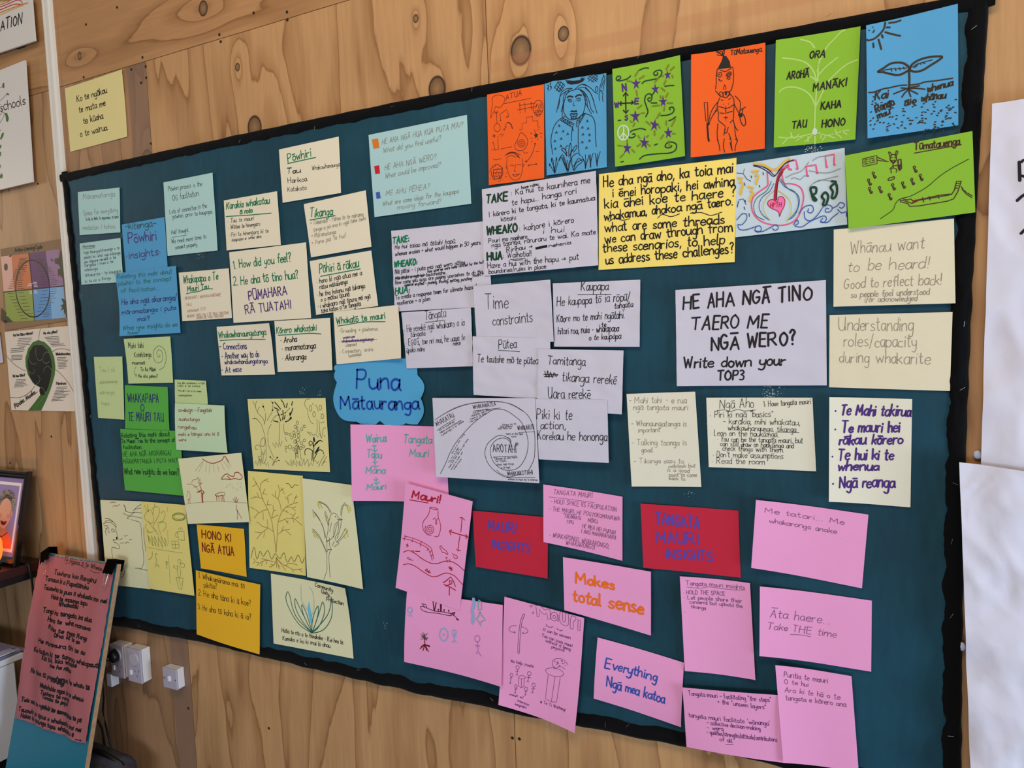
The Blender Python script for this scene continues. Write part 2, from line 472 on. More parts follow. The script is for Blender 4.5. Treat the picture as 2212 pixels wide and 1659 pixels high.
def clusters(mb):
    """the strokes of one drawn line of the data, grouped where they lie close together"""
    n = len(mb.cut)
    if n < 2: return [mb]
    bx = []
    for i, (v0, f0) in enumerate(mb.cut):
        v1 = mb.cut[i + 1][0] if i + 1 < n else len(mb.v)
        vs = mb.v[v0:v1]
        bx.append([[min(p[k] for p in vs) for k in range(3)], [max(p[k] for p in vs) for k in range(3)]])
    par = list(range(n))
    def find(i):
        while par[i] != i: i = par[i]
        return i
    sz = [math.dist(*x) for x in bx]
    for i in range(n):
        for j in range(i):
            gap = math.sqrt(sum(max(0, bx[i][0][k] - bx[j][1][k], bx[j][0][k] - bx[i][1][k]) ** 2 for k in range(3)))
            if gap < .42 * max(sz[i], sz[j]): par[find(i)] = find(j)
    out = {}
    for i, (v0, f0) in enumerate(mb.cut):
        v1, f1 = mb.cut[i + 1] if i + 1 < n else (len(mb.v), len(mb.f))
        g = out.setdefault(find(i), MB())
        g.add(mb.v[v0:v1], [[k - v0 for k in q] for q in mb.f[f0:f1]])
    return list(out.values())
INKNAME = dict(k='black', g='green', dg='dark green', n='navy', p='purple', lp='violet blue', b='blue', bl='blue', r='red', rb='reddish brown', dr='dark red', mr='maroon', gy='grey', lg='pale grey', br='brown', db='dark brown', ol='olive', w='white', wl='pale green', o='orange', t='teal', tg='teal green', ye='yellow', yo='pale yellow', pk='pink', hp='bright pink', pb='pale blue', lb='light blue', vi='violet', gp='greyish purple', dp='dark purple', pg='leaf green', cr='red', bs='blue', or_='orange', rd='red', yl='yellow', fg='green', fb='black', fl='grey green', hm='black')
def nums(t): return [float(x) for x in t.split()]
def polys(t): return [list(zip(nums(q)[::2], nums(q)[1::2])) for q in t.split(';') if q.strip()]
def draw(sh, lines, zoom, hs=1.0):
    """lines of the little drawing language; coordinates are read off the photograph (zoom = origin and scale of the crop they were read in)"""
    ox, oy, f = zoom
    pen = Pen(sh)
    T = lambda p: sh.ab(ox + p[0] * f, oy + p[1] * f)
    rnd = random.Random(len(lines) * 13 + int(ox) + int(oy) + len(lines[0]))
    sl = rnd.uniform(-.02, .20)
    for ln in lines:
        fs = [x.strip() for x in ln.split('|')]
        hd = fs[0].split(); op = hd[0]; ink = hd[1] if len(hd) > 1 else 'k'
        w = float(hd[2]) * .001 if len(hd) > 2 else .0012
        if w < .0016: w *= .86
        elif w < .0021: w *= .88
        if op != 'Z': pen.line += 1
        if op == 'Z':
            a = nums(fs[0][1:]); ox, oy, f = a[0], a[1], a[2] / a[3]
        elif op == 'T':
            part = 'heading' if len(hd) > 3 else 'handwriting'
            x0, y0, x1, y1, hh = nums(fs[2])
            A, B = Vector(T((x0, y0))), Vector(T((x1, y1)))
            st, W = layout(fs[1], rnd, sl + rnd.uniform(-.03, .03))
            # the up direction of the sheet, square to the line of writing
            d = B - A; e = Vector((-d.y, d.x)).normalized()
            m = ((x0 + x1) / 2, (y0 + y1) / 2)
            M0, M1 = Vector(T(m)), Vector(T((m[0], m[1] - hh)))
            sc = abs((M1 - M0).dot(e)) / (9.0 if fs[1].upper() == fs[1] else 8.9) * hs
            for q in st:
                pts = smooth_pts([(a, b) for a, b in q], 3) if len(q) > 2 else q
                pen.stroke(part, ink, [tuple(A + d * (a / W) + e * (b * sc)) for a, b in pts], w * rnd.uniform(.88, 1.1))
        elif op in 'DL':
            for q in polys(fs[1]):
                q = smooth_pts(q, 4) if op == 'D' else q
                pen.stroke('drawing', ink, [T(p) for p in q], w)
        elif op == 'F':
            for q in polys(fs[1]): pen.fill('drawing', ink, [T(p) for p in q])
        elif op in ('E', 'O'):
            for q in fs[1].split(';'):
                a = nums(q); cx, cy, rx, ry = a[:4]; rot = math.radians(a[4]) if len(a) > 4 else 0
                pts = []
                for k in range(25):
                    t = 2 * math.pi * k / 24 + .3
                    x, y = rx * math.cos(t), ry * math.sin(t)
                    pts.append(T((cx + x * math.cos(rot) - y * math.sin(rot), cy + x * math.sin(rot) + y * math.cos(rot))))
                if op == 'E': pen.stroke('drawing', ink, pts, w)
                else: pen.fill('drawing', ink, pts[:-1])
        elif op == 'S':
            for q in fs[1].split(';'):
                cx, cy, r, turns = nums(q)[:4]
                k = int(abs(turns) * 16); pts = []
                for i in range(k + 1):
                    t = 2 * math.pi * turns * i / k; rr = r * (.08 + .92 * i / k)
                    pts.append(T((cx + rr * math.cos(t), cy + rr * math.sin(t) * 1.12)))
                pen.stroke('drawing', ink, pts, w)
        elif op == 'X':
            for q in fs[1].split(';'):
                cx, cy, r = nums(q)[:3]; pts = []
                t0 = rnd.uniform(-.15, .15)
                for i in range(10):
                    rr = r * (.36 if i % 2 else rnd.uniform(.9, 1.15)); t = -math.pi / 2 + math.pi * i / 5 + t0
                    pts.append(T((cx + .85 * rr * math.cos(t), cy + 1.2 * rr * math.sin(t))))
                pen.fill('drawing', ink, pts[::-1])
        elif op == 'V':
            for q in fs[1].split(';'):
                cx, cy = nums(q)[:2]; r = 15
                for p in ([(cx - r, cy + r), (cx, cy - r), (cx + r, cy + r * .6)], [(cx, cy - r), (cx + 2, cy + r)]):
                    pen.stroke('drawing', ink, [T(z) for z in p], w)
        elif op == 'H':
            pen.scatter.add(pen.line)
            a = nums(fs[1]); n, x0, y0, x1, y1, le = a[:6]
            for _ in range(int(n)):
                x, y = rnd.uniform(x0, x1), rnd.uniform(y0, y1); t = rnd.uniform(-.9, .5)
                pen.stroke('drawing', ink, [T((x, y)), T((x + le * math.cos(t), y + le * math.sin(t)))], w)
        elif op == 'G':
            for q in fs[1].split(';'):
                pen.line += .01
                x0, y0, x1, y1, n, la, lb = nums(q)[:7]; sl = nums(q)[7] if len(nums(q)) > 7 else -.06; n = int(n)
                for i in range(n):
                    t = i / max(1, n - 1); x, y = x0 + (x1 - x0) * t, y0 + (y1 - y0) * t; le = rnd.uniform(la, lb)
                    pen.stroke('printed_text', ink, [T((x, y)), T((x + le, y + sl * le))], w)
        elif op == 'M':
            for q in fs[1].split(';'):
                x, y, k = nums(q)[:3]
                for p in ([(0, 8), (-9, 0), (-6, -12), (4, -14), (9, -4), (0, 8)], [(0, 8), (3, 24), (14, 30), (26, 24)], [(3, 22), (10, 40), (24, 34)], [(2, 14), (16, 18)]):
                    pen.stroke('drawing', ink, [T((x + a * k, y + b * k)) for a, b in smooth_pts(p, 3)], w)
    pen.done()
    return pen
DATA1 = '''
P cream_y;0|140 191 263 150 275 295 152 328|w=.0006 tr=.003|pale yellow printed sheet about ngākau and mata, alone on the plywood above the board|wall
Z 0 0 400 1659
T k 2.7|Ko te ngākau|690 915 957 832 58
T k 2.7|te mata me|710 1012 945 945 58
T k 2.7|te kūaha|750 1110 925 1062 58
T k 2.7|o te wairua.|722 1230 968 1163 58
P teal;0|168 415 258 405 260 502 172 508|w=.0006|pale teal half sheet of faint pencil notes at the board's top left corner
Z 0 380 400 1659
T gy 1.4|· Māramatanga|715 215 1030 182 46
T gy 1.3|· Space for everything|725 355 1055 325 44
T k 1.3|to be, to think, to experience, to tend|770 400 1060 378 28
T gy 1.3|· mediation / hohou|720 487 1030 470 42
P teal;0|172 526 260 514 266 609 176 615|w=.0006|pale teal half sheet with tiny underlined heading, directly below the pencilled corner one
Z 0 380 400 1659
T k 1.4|Akoranga|740 645 850 632 24
L k 1.2|738 655 855 645
T k 1.3|· Ngā tikanga/whanonga o te|735 705 1070 655 26
T k 1.3|pōwhiri ko 'whai' ngā mātanga|755 745 1078 700 26
T k 1.5|me rāpare rerekē o te|755 785 1040 740 26
T k 1.4|· tangata i mua o te|740 818 1015 778 26
T k 1.3|wānanga|760 855 875 840 26
T k 1.3|· Whakarite - te kaupapa|745 908 1085 862 28
T k 1.3|ki te ao o Rongo.|765 958 1000 922 26
P blue;0|263 485 355 469 362 577 272 590|w=.0006|blue half sheet headed kitenga pōwhiri insights, purple and green lettering
Z 0 380 400 1659
T dg 2.4|-kitenga-|1125 482 1400 452 62
T p 3.6 h|Pōwhiri|1152 602 1405 575 88
T p 3|·insights·|1135 745 1440 705 66
P blue;1|249 591 380 574 390 719 258 726|w=.0006 bl=.012|blue sheet starting "Relating this mahi about pōwhiri", lower left corner curling up
Z 160 560 260 1438
T tg 2|Relating this mahi about|515 235 1165 172 56
T tg 2|pōwhiri to the concept|528 318 1160 252 52
T tg 2|of facilitation...|560 402 1010 368 52
T n 2.4|He aha ngā akoranga/|570 545 1225 485 66
T n 2.2|māramatanga i puta|572 662 1215 602 56
T n 2.2|mai?|760 745 905 722 52
T tg 2|What new insights do we|585 848 1235 800 54
T tg 2|have?|645 902 785 888 46
P teal;0|353 394 459 373 470 541 362 553|w=.0006|tall pale teal sheet starting "Pōwhiri process is the OG facilitation"
Z 340 280 320 1659
T k 1.3|Pōwhiri process is the|122 692 500 630 52
T k 1.4|OG facilitation.|172 798 472 738 66
T k 1.3|Lots of connection in the|140 945 555 875 52
T k 1.4|pōwhiri, prior to kaupapa.|175 998 620 935 46
T k 1.3|Half thought.|160 1172 355 1142 46
L k 1.2|165 1207 330 1180
T k 1.4|We need more time to|160 1275 550 1218 50
T k 1.4|connect properly.|200 1340 455 1302 46
P cream;0|483.5 433 598.5 413 606.6 529 489.5 541|w=.0006|cream half sheet with green heading Karakia whakatau ā roto
Z 340 280 320 1659
T g 3 h|Karakia whakatau|772 892 1255 825 76
T g 3 h|ā roto|925 947 1065 927 52
L g 2.6|770 973 1000 960;1000 960 1275 935
T k 1.5|· Tau te mauri|790 1047 1080 1012 46
T k 1.5|· Wātea te hinengaro|795 1117 1150 1075 46
T k 1.4|· Piri te hinengaro ki te|800 1202 1245 1152 46
T k 1.4|kaupapa e whai ake.|835 1252 1170 1210 36
P cream;0|495 545 661 523.5 672 687 504.5 697.5|w=.0006|large cream sheet asking "How did you feel?" in green with purple capitals below
Z 380 560 340 1880
T g 3|1. How did you feel?|691 114 1380 25 98
T g 3|2. He aha tō tino hua?|690 312 1465 228 102
T p 3.4|PŪMAHARA|875 492 1335 415 112
T p 3.2|RĀ TUATAHI|835 652 1385 585 104
P cream;0|386 589 494 579.5 501 687 394 694|w=.0006|cream half sheet with green heading Whakapapa o te Mauri Tau
Z 380 560 340 1880
T g 3 h|Whakapapa o Te|90 292 505 240 86
T g 3 h|Mauri Tau|138 388 390 355 66
D g 2.6|125 413 200 396 270 385 330 362 385 352 440 355
T fr 1.2|· WHAKARO ¦ WHAKAAWEAWE|90 485 540 438 36
T fr 1.2|· TAU|100 562 188 555 30
T fr 1.2|MANAWA TĪTĪ|140 638 355 608 34
T fr 1.2|WHAKA TAKU TAI ¦ TE TAIA TAKITAHI|135 697 630 655 34
T fr 1.2|AUAHI HE TAIA TAKITAHI|250 715 570 690 26
P cream;0|468 706 581 698 594 809 478.6 811|w=.0006 tr=.006|cream half sheet with green heading Whakawhanaungatanga over blue dash points
Z 380 560 340 1880
T g 2.8 h|Whakawhanaungatanga|515 942 1080 900 74
D g 2.6|525 970 700 962 900 958 1068 957
T n 2.4|- Connections|525 1078 848 1072 74
T n 2.4|- Another way to do|550 1190 995 1168 74
T n 2.2|whakawhanaungatanga|585 1252 1095 1240 54
T n 2.4|- At ease|550 1357 785 1340 66
P cream;0|592.5 693.5 713 686.6 718 799.7 600 803.7|w=.0006 r=.003|cream half sheet with green heading Kōrero whakataki and three black points
Z 380 560 340 1880
T g 2.8 h|Kōrero whakataki|1200 888 1680 850 78
D g 2.6|1222 908 1400 898 1600 885 1735 892
T k 2.4|· Aroha|1250 997 1445 985 64
T k 2.3|· maramatanga|1265 1095 1670 1062 72
T k 2.3|· Akoranga|1270 1212 1555 1195 74
P cream;0|602.5 323 731.7 295 736.7 416.7 610.6 438|w=.0006|cream half sheet with green heading Pōwhiri and the words Tau, Harikoa, Katakata
Z 600 280 280 1106
T g 2.8 h|Pōwhiri|88 278 285 225 70
L g 2.6|85 290 325 237
T k 2.4|Tau|80 374 195 366 42
T k 1.3|Whakawhanaunga|295 347 530 312 36
T k 1.8|Harikoa|88 457 250 440 42
T k 1.5|Katakata|85 530 245 512 38
P cream;0|656 441 790 411 802.5 533 672 556|w=.0006|cream half sheet with green heading Tikanga above faint pencil points
Z 600 280 280 1106
T g 2.8 h|Tikanga|275 750 468 725 72
L g 2.6|275 772 490 733
T lg 1.3|* Tūmanako - Pēhea te te mārama|280 815 730 738 38
T lg 1.3|tanga e pā ana ki ngā take āwhi|305 872 750 770 34
T lg 1.3|* Māramatanga|290 927 495 888 36
T lg 1.3|* Pare pai te hui!|290 987 580 918 38
P cream;0|669 564 802 541 817 661 683 680|w=.0006|cream half sheet with green heading Pōhiri ā rākau above dense black points
Z 600 280 280 1106
T g 2.8 h|Pōhiri ā rākau|358 1227 690 1170 76
L g 2.6|365 1252 705 1188
T k 1.9|· hono ki ngā atua me a|335 1317 718 1240 44
T k 1.9|rātou mātauranga|360 1362 595 1315 40
T k 1.9|· he tino hohonu ngā tukanga|340 1427 745 1350 42
T k 1.9|o o mātou tīpuna|370 1467 610 1420 40
T k 1.9|· i whakaaro ngā tīpuna mō ngā|345 1527 790 1438 42
T k 1.9|taha katoa o te tangata|372 1565 710 1500 40
P cream;2|720 674 859.5 658.5 866 774 727 787|w=.0006 br=.008 r=.003|cream half sheet with green heading Whakatō te mauri, above the blue cloud
Z 710 640 170 1763
T g 2.8 h|Whakatō te mauri|180 625 1270 495 150
D g 2.4|205 668 500 620 800 575 1265 568
T lg 1.3|· Grounding → pūwhenua|228 820 1100 765 90
T p 1.6|wairua|325 955 580 925 60
T p 1.6|· whakawhanaungatanga|250 1040 1010 985 70
L p 1.2|330 930 585 905;340 1010 1080 965;345 1025 1000 985
T lg 1.3|cleansed|385 1130 625 1108 80
T lg 1.3|· Connection · aroha|265 1285 995 1222 85
T lg 1.3|(wananga)|455 1370 735 1325 80
P lblue;0|796 291.5 1008.7 248 1018 440 809 469|w=.0005|large pale blue sheet of three questions, each beside a small coloured square
Z 780 230 280 1720
T gy 1.3|HE AHA NGĀ HUA KUA PUTA MAI?|280 505 1350 272 72
T gy 1.2|What did you find useful?|295 617 1060 455 66
T gy 1.3|HE AHA NGĀ WERO?|315 845 1000 700 72
T gy 1.2|What could be improved?|320 955 1055 798 66
T gy 1.3|ME AHU PĒHEA?|330 1188 910 1092 70
T gy 1.2|What are some ideas for the kaupapa|285 1322 1295 1150 64
T gy 1.2|moving forward?|485 1370 1060 1285 64
F or_|145 438 225 425 245 550 165 562
F cr|175 792 240 780 252 888 190 897
F bs|197 1140 248 1132 262 1215 207 1228
P white;0|845 498.6 1054 477 1063 662 853 673|w=.0008 cr=.0010|white sheet with TAKE at top left, its right edge under a brighter TAKE sheet
Z 830 460 230 1590
T g 4 h|TAKE:|125 462 372 425 96
T g 4 h|WHEAKO:|150 812 490 770 88
T g 4 h|HUA:|165 1217 378 1185 94
T k 1.7|He hui taiao mō tētahi hapū.|160 543 1070 447 68
T k 1.7|whenua erosion + what would happen in 50 years.|165 642 1450 465 62
T k 1.7|Nā pātai - i puta mai ngā wero pūtea|165 912 1205 765 66
T k 1.6|Mā ētahi o ngā iwi tautohetohe...|165 1002 945 910 52
L k 1.4|165 985 615 930;165 970 610 920
T k 1.5|How come we were never notified for the hui?|650 895 1490 748 44
T k 1.7|How come you guys are paying yourselves to do this|165 1067 1475 902 58
T k 1.6|violence erupted - pushing, shoving, spitting, punching|300 1097 1310 1000 46
T k 1.6|mahi?|1325 957 1480 935 44
T k 1.8|To create a response team for climate hazard|170 1292 1375 1128 64
T k 1.8|resilience + a plan.|195 1377 695 1305 64
P white;1|1041 409 1287 369 1292 573 1046 595.6|w=.0008 cr=.0011 tr=.008|bright white sheet with TAKE, WHEAKO and HUA in green, left of the yellow sheet
Z 1040 360 260 1797
T dg 4.6 h|TAKE|75 545 400 503 118
T dg 4.6 h|WHEAKO|80 1015 540 968 112
T dg 4.6 h|HUA|90 1397 315 1382 106
T k 1.8|: Ka hui te kaunihera me|445 430 1620 240 92
T k 1.7|hore ratou|600 335 850 278 44
T k 1.8|te hapu... hanga rori|455 580 1420 395 86
T k 1.8|I kōrero ki te tangata, ki te kaumatua|115 752 1690 500 80
T k 1.7|kōtahi|295 817 515 795 64
T k 1.8|: kahore i kōrero|570 965 1380 832 86
T k 1.8|" i hui|780 1012 1240 975 86
T k 1.7|Pouri mo ngahere,|110 1142 700 1072 70
T k 1.7|nga taonga, raruraru te wai. Ka mate|155 1208 1705 1005 74
T k 1.8|Ririhau →|375 1278 760 1215 70
F k|805 1205 980 1165 985 1205 810 1240
T k 1.7|nehenia|1010 1205 1335 1155 52
T k 1.8|: Waihotia!!|330 1368 745 1330 80
L k 1.7|435 1388 650 1368;470 1402 615 1390
T k 1.8|Have a hui with the hapu → put|95 1518 1450 1385 86
T k 1.7|boundaries/rules in place|110 1597 965 1520 64
P yellow;0|1294 376 1591 341 1587 566 1293 583|w=.0005|bright yellow sheet filled with bold black handwriting about threads and challenges
Z 1030 340 580 2212
T k 2.8|He aha ngā aho, ka toia mai|1045 245 2110 122 84
T k 2.8|i ēnei horopaki, hei awhina|1120 328 2120 232 78
T k 2.8|kia āhei koe te haere ?|1055 420 2130 318 80
T k 2.8|whakamua, ahakoa ngā taero.|1050 518 2110 392 74
D k 2|1090 530 1140 500 1200 518 1260 505;1490 500 1530 470 1600 488 1670 465;1760 460 1850 455 1930 478 2020 450
T k 2.8|what are some threads|1055 612 2040 545 78
T k 2.8|we can draw through from|1060 707 2105 605 78
T k 2.8|these scenarios, to help|1040 782 2040 712 80
T k 2.8|us address these challenges?|1065 882 2120 785 80
P white;2|1022 618 1188.6 604 1196 738 1030 748|w=.0008 cr=.0010 r=.004|white half sheet reading Time constraints
Z 850 590 550 2212
T k 1.9|Time|800 313 1000 300 122
T k 1.9|constraints|865 458 1210 425 94
P white;1|1194 612 1383 604 1381.6 749 1197 748.6|w=.0006 cr=.0010|white half sheet headed Kaupapa, underlined
Z 850 590 550 2212
T k 1.9|Kaupapa|1630 152 1865 147 76
L k 1.6|1602 187 1893 184
T k 1.9|He kaupapa tō ia rōpū/|1420 285 2050 240 74
T k 1.8|tangata|1920 308 2080 292 50
T k 1.8|Kāore mo te mahi ngātahi.|1420 427 2010 390 64
T k 1.8|hītori roa, nuia - whakapapa|1430 532 1955 505 62
T k 1.7|te|1810 472 1850 465 46
T k 1.8|o te kaupapa|1700 582 1975 567 50
P white;1|867 675 1017 664.6 1021.5 791 878.6 796|w=.0008 cr=.0010|white half sheet headed Tāngata, underlined
Z 850 590 550 2212
T k 1.7|Tāngata|275 407 455 380 76
L k 1.5|275 430 440 408
T k 1.6|· He rerekē ngā whakaaro o ia|95 517 615 455 62
T k 1.6|tāngata|150 557 275 542 44
T k 1.6|· EGO's, tae nri mai, he uaua te|110 632 620 582 54
T k 1.6|neke|520 630 583 622 40
T k 1.6|ūpoko māro|115 692 270 677 46
P white;3|1021 726.5 1188.6 731 1190 863 1023 853|w=.0008 cr=.0011|white half sheet headed Pūtea, below Time constraints
Z 850 590 550 2212
T k 1.9|Pūtea|915 657 1070 647 82
L k 1.6|910 670 1097 682
T k 1.9|Te tautohe mō te pūtea|728 772 1255 792 66
P white;4|1163 754 1347 757 1343 895 1161 885|w=.0008 cr=.0010|white half sheet reading Tamitanga, tikanga rerekē, with a scribbled-out word
Z 850 590 550 2212
T k 2|Tamitanga|1340 792 1665 802 76
D k 2|1315 850 1330 905 1340 845 1350 910 1365 860 1380 910 1395 865 1415 900;1305 880 1430 880;1310 900 1430 890
T k 2|tikanga rerekē|1465 937 1935 967 82
T k 2|Uara rerekē|1345 1087 1710 1092 90
P white;5|1157 862 1312 864 1315 1000 1164 992|w=.0008 cr=.0005|white half sheet reading Piki ki te action, right of the spiral sheet
Z 920 840 420 2212
T k 2|Piki ki te|1262 342 1665 350 112
T k 2|action,|1305 457 1590 460 102
T k 2|Korekau he hononga|1275 577 2060 592 102
P white;6|934 859.6 1156 860 1165 1044 942 1030|w=.0006|white sheet with a large drawn spiral and AROTAHI at its centre
Z 920 840 420 2212
D k 1.5|105 352 200 290 350 215 500 170 700 148 850 150 960 170 1060 220 1150 290 1200 370 1232 470 1242 580 1240 700 1230 800 1190 890 1165 930
D gy 1.1|200 287 350 207 520 162 700 143 860 145 980 185 1080 240 1150 285
D k 1.5|165 965 220 860 270 740 330 630 400 540 500 430 600 340 700 275 760 240 850 230 930 255 1010 310 1080 370 1130 470 1160 570 1160 680 1130 790 1070 880 1000 920 910 925 830 890 770 830 735 740 740 660 790 590 860 560 920 570 960 610 972 660
D k 1.5|975 650 955 580 900 540 830 530 760 570 700 630 672 720 690 810 740 890 820 960 920 1005 1000 990 1080 970
D k 1.2|805 920 850 965 940 1000;970 600 960 570 930 550
S k 1.4|1033 632 20 2
T k 1.4|WHAKATAU|122 428 328 318 64
D k 1.2|130 475 200 420 335 340
T k 1.4|WHAKAWĀTEA|540 227 800 192 46
L k 1.2|545 250 850 217
T k 1.4|WHAKARITE|1045 467 1238 457 46
L k 1.2|1055 497 1240 487
T k 1.8|AROTAHI|765 717 1035 727 86
L k 1.4|765 777 1030 763
T k 1.5|WHAKAKOTAHI|930 987 1220 972 46
L k 1.2|920 1010 1240 1008
T k .8|mā te haukāinga|155 480 325 375 24
T k .8|hāpai whakawhanaunga|165 508 405 365 24
T k .8|tuakaringa o te whare|180 538 430 375 24
T k .8|karakia ki te|540 282 705 237 24
T k .8|whakatau ngā whare|520 318 740 242 24
T k .8|haere ki te mahi|510 352 690 287 24
T k .8|nau mai|505 382 590 347 24
T k .8|kōrero mo te|875 420 1025 407 24
T k .8|aha whānau|845 442 985 432 24
T k .8|tatū tātou hui|820 462 975 455 24
T k .8|haere on the hapū|915 522 1105 522 24
T k .8|hono|975 552 1030 550 24
T k .8|Tākanga, pā ana mana|780 807 1040 787 26
T k .8|te hapū|795 832 915 827 24
T k .8|whaia ngā tonga|805 872 1000 862 24
T k .8|o te hapū|860 907 960 902 24
T k .8|whānau te hapū me te whenua|935 1037 1270 1047 24
T k .8|the hui is tika|300 740 390 590 24
T k .8|My hui a step!|265 842 375 672 26
L k .9|285 835 380 690;400 565 440 515;428 520 440 515 442 530
T k .8|hapū but aha ake, ko ngā tama|265 902 485 572 26
T k .8|council to listen and|290 922 420 722 24
T k .8|understand|320 922 405 802 24
P puna;1|727 768 900 768 912 917 727 917||blue paper cut in a cloud shape reading Puna Mātauranga
Z 700 760 300 1464
T b 6.2|Puna|345 382 800 402 196
T b 5.4|Mātauranga|175 602 1000 612 142
P cream2;0|1353.4 851 1501.7 846 1515 1052 1364.5 1051|w=.0006 l=.004|upright cream sheet of thin dash points starting "Mahi tahi - e rua"
Z 1340 830 660 2212
T gy 1.2|- Mahi tahi - e rua|65 137 480 137 44
T gy 1.2|ngā tangata mauri|95 187 490 187 42
T gy 1.2|- Whanaungatanga is|80 302 480 307 40
T gy 1.2|important|130 350 285 345 34
T gy 1.2|- Talking taonga is|85 442 480 442 42
T gy 1.2|good.|155 492 240 492 34
T gy 1.1|- Tikanga easy to|100 572 460 572 34
T gy 1.1|overlook but|350 607 545 602 28
T gy 1.1|is a good|340 632 500 640 28
T gy 1.1|point to come|355 670 555 670 28
T gy 1.1|back to.|355 692 475 697 24
P cream2;0|1525.6 859 1755 859 1763 1018 1531 1009|w=.0005 l=.004|cream half sheet headed Ngā Aho with a wavy underline
Z 1340 830 660 2212
T k 1.3|Ngā Aho|720 177 965 167 66
D k 1.2|700 190 760 186 800 196 850 182 900 193 980 186
T k 1.2|1: Have tangata mauri|1040 162 1380 142 40
T k 1.3|· Piri ki ngā "basics"|650 242 1105 237 46
T k 1.2|- karakia, mihi whakatau,|745 287 1300 297 44
T k 1.2|whakawhanaunga, tikanga|780 332 1270 347 40
L k 1.1|1125 347 1295 350
T k 1.2|· Lean on the haukāinga.|650 372 1145 382 42
T k 1.2|· You can be the tangata mauri, but|705 414 1320 427 40
T k 1.2|can still draw on haukāinga and|725 447 1255 464 36
T k 1.2|check things with them.|740 480 1185 494 36
T k 1.2|· Don't make assumptions|670 527 1180 540 42
T k 1.2|· Read the room|665 572 1045 582 42
P cream2;0|1791.5 858 1970.5 862 1966.6 1096 1790.5 1084|w=.0005 l=.011|upright cream sheet with bold purple writing starting "Te Mahi takirua"
Z 1340 830 660 2212
T p 3.5|· Te Mahi takirua|1550 222 2100 232 76
T p 3.5|· Te mauri hei|1550 352 2020 345 76
T p 3.5|rākau kōrero|1585 437 2040 432 72
T p 3.5|· Te hui ki te|1530 552 1975 545 76
T p 3.5|whenua|1575 622 1870 622 62
T p 3.5|· Ngā reanga|1535 752 1985 747 82
P cream3;1|1801 496 2060.7 472 2064 655 1800.4 662.5|w=.0006 cr=.0003|cream sheet reading "Whānau want to be heard!" in thin pencil
Z 1570 270 550 2172
T gy 1.3|Whānau want|1055 1102 1685 1052 104
T gy 1.3|to be heard!|1030 1252 1720 1220 96
T gy 1.3|Good to reflect back!|1000 1397 1830 1360 90
T gy 1.3|so people feel understood|1060 1472 1725 1445 54
T gy 1.2|i/or acknowledged|1175 1512 1620 1500 48
P cream3;0|1792 680.5 2057.7 674 2052 844.6 1791 836.5|w=.0006 cr=.0003|cream sheet reading "Understanding roles/capacity during whakarite"
Z 1440 590 640 2212
T gy 1.3|Understanding|1285 427 1840 432 96
T gy 1.3|roles/capacity|1325 547 1865 552 90
T gy 1.3|during whakarite|1290 667 1970 680 86
P white;0|1459 626.5 1784 605 1786 832.5 1462 834|w=.0006 cr=.0010 l=.005|large white sheet asking for the top 3 in bold charcoal capitals
Z 1440 590 640 2212
T hm 4.2|HE AHA NGĀ TINO|125 272 1085 195 100
T hm 4|TAERO ME|185 422 755 407 94
T hm 4.2|NGĀ WERO?|335 577 960 530 100
T hm 3.6|Write down your|130 707 885 687 76
T hm 3.6|TOP3|380 800 575 797 70
P pink;0|757 917 962 922 970 1087 760 1082|w=.0006 l=.018|pink sheet with a teal chain of words from Wairua down to Mauri
Z 700 760 300 1464
T t 3.4|Wairua|445 952 655 950 82
T t 3.2|Tapu|455 1117 605 1122 76
T t 3.2|Mana|440 1285 640 1282 70
T t 3.2|Mauri|450 1457 655 1447 60
L t 3|530 980 535 1055;510 990 530 1000 550 985;505 1030 538 1055 562 1030;535 1150 540 1220;515 1160 537 1175 560 1158;508 1200 540 1222 572 1200;548 1320 550 1395;525 1345 548 1358 570 1340;530 1380 552 1398 585 1370
T t 3.2|Tangata|835 957 1135 967 82
T t 3.2|Mauri|900 1102 1100 1107 76
P pink;5|876 1043.6 1021 1083 993 1320 854.5 1269.7|w=.0006 tl=.004 bl=.004|tilted pink drawing headed Mauri! in red, with a vase and a river
Z 840 1030 380 2101
T r 4.4 h|Mauri!|275 250 610 315 92
L r 2.4|248 275 470 312
D r 2|490 375 485 420 455 480 410 540 410 620 430 660;590 410 590 480 610 540 620 610 600 690 580 715 545 710;490 365 540 365 590 390 540 390 490 365
S r 2|490 625 60 2.6
D r 1.8|530 510 545 490 560 510 560 570;570 570 575 510 590 500;430 660 460 690 510 700
L r 2.2|875 485 870 560 860 660;850 490 875 485 905 515;850 710 835 790 828 885;808 858 828 885 858 878
L r 2.8|725 650 800 675 940 715;752 635 725 645 740 690;920 690 942 718 920 735
D r 2|195 710 280 730 380 770 460 815 510 860 535 980;165 735 260 755 370 800 460 850 490 900 520 1000
L r 2|195 695 185 755;285 750 278 780;390 770 375 830;470 850 460 880;510 880 490 910;525 930 505 945
D r 2.2|175 900 240 880 320 920 400 980 500 1030 580 1035 660 1010 740 1010 820 1050 900 1120;175 1050 240 1040 320 1070 420 1140 500 1185 570 1190 640 1160 700 1150 780 1180 830 1230 880 1285
D r 2|610 840 630 825 640 850 690 890 705 930 660 900 640 900 610 840;760 915 780 930 810 940 820 970 790 975 770 945;680 970 695 960 690 980;690 990 705 1020;725 985 735 1020
D r 2.4|435 1120 460 1100 455 1135 490 1120 470 1140 500 1145;715 1080 735 1075 725 1100 755 1085 740 1115 760 1110;205 810 235 825;215 840 225 800;280 880 300 890 290 905;320 890 370 890
L r 2.6|650 1265 700 1230 740 1195 770 1240 795 1310;725 1240 755 1240 750 1280 730 1280 725 1240;680 1305 740 1280;660 1285 740 1320 800 1355;725 1320 722 1415
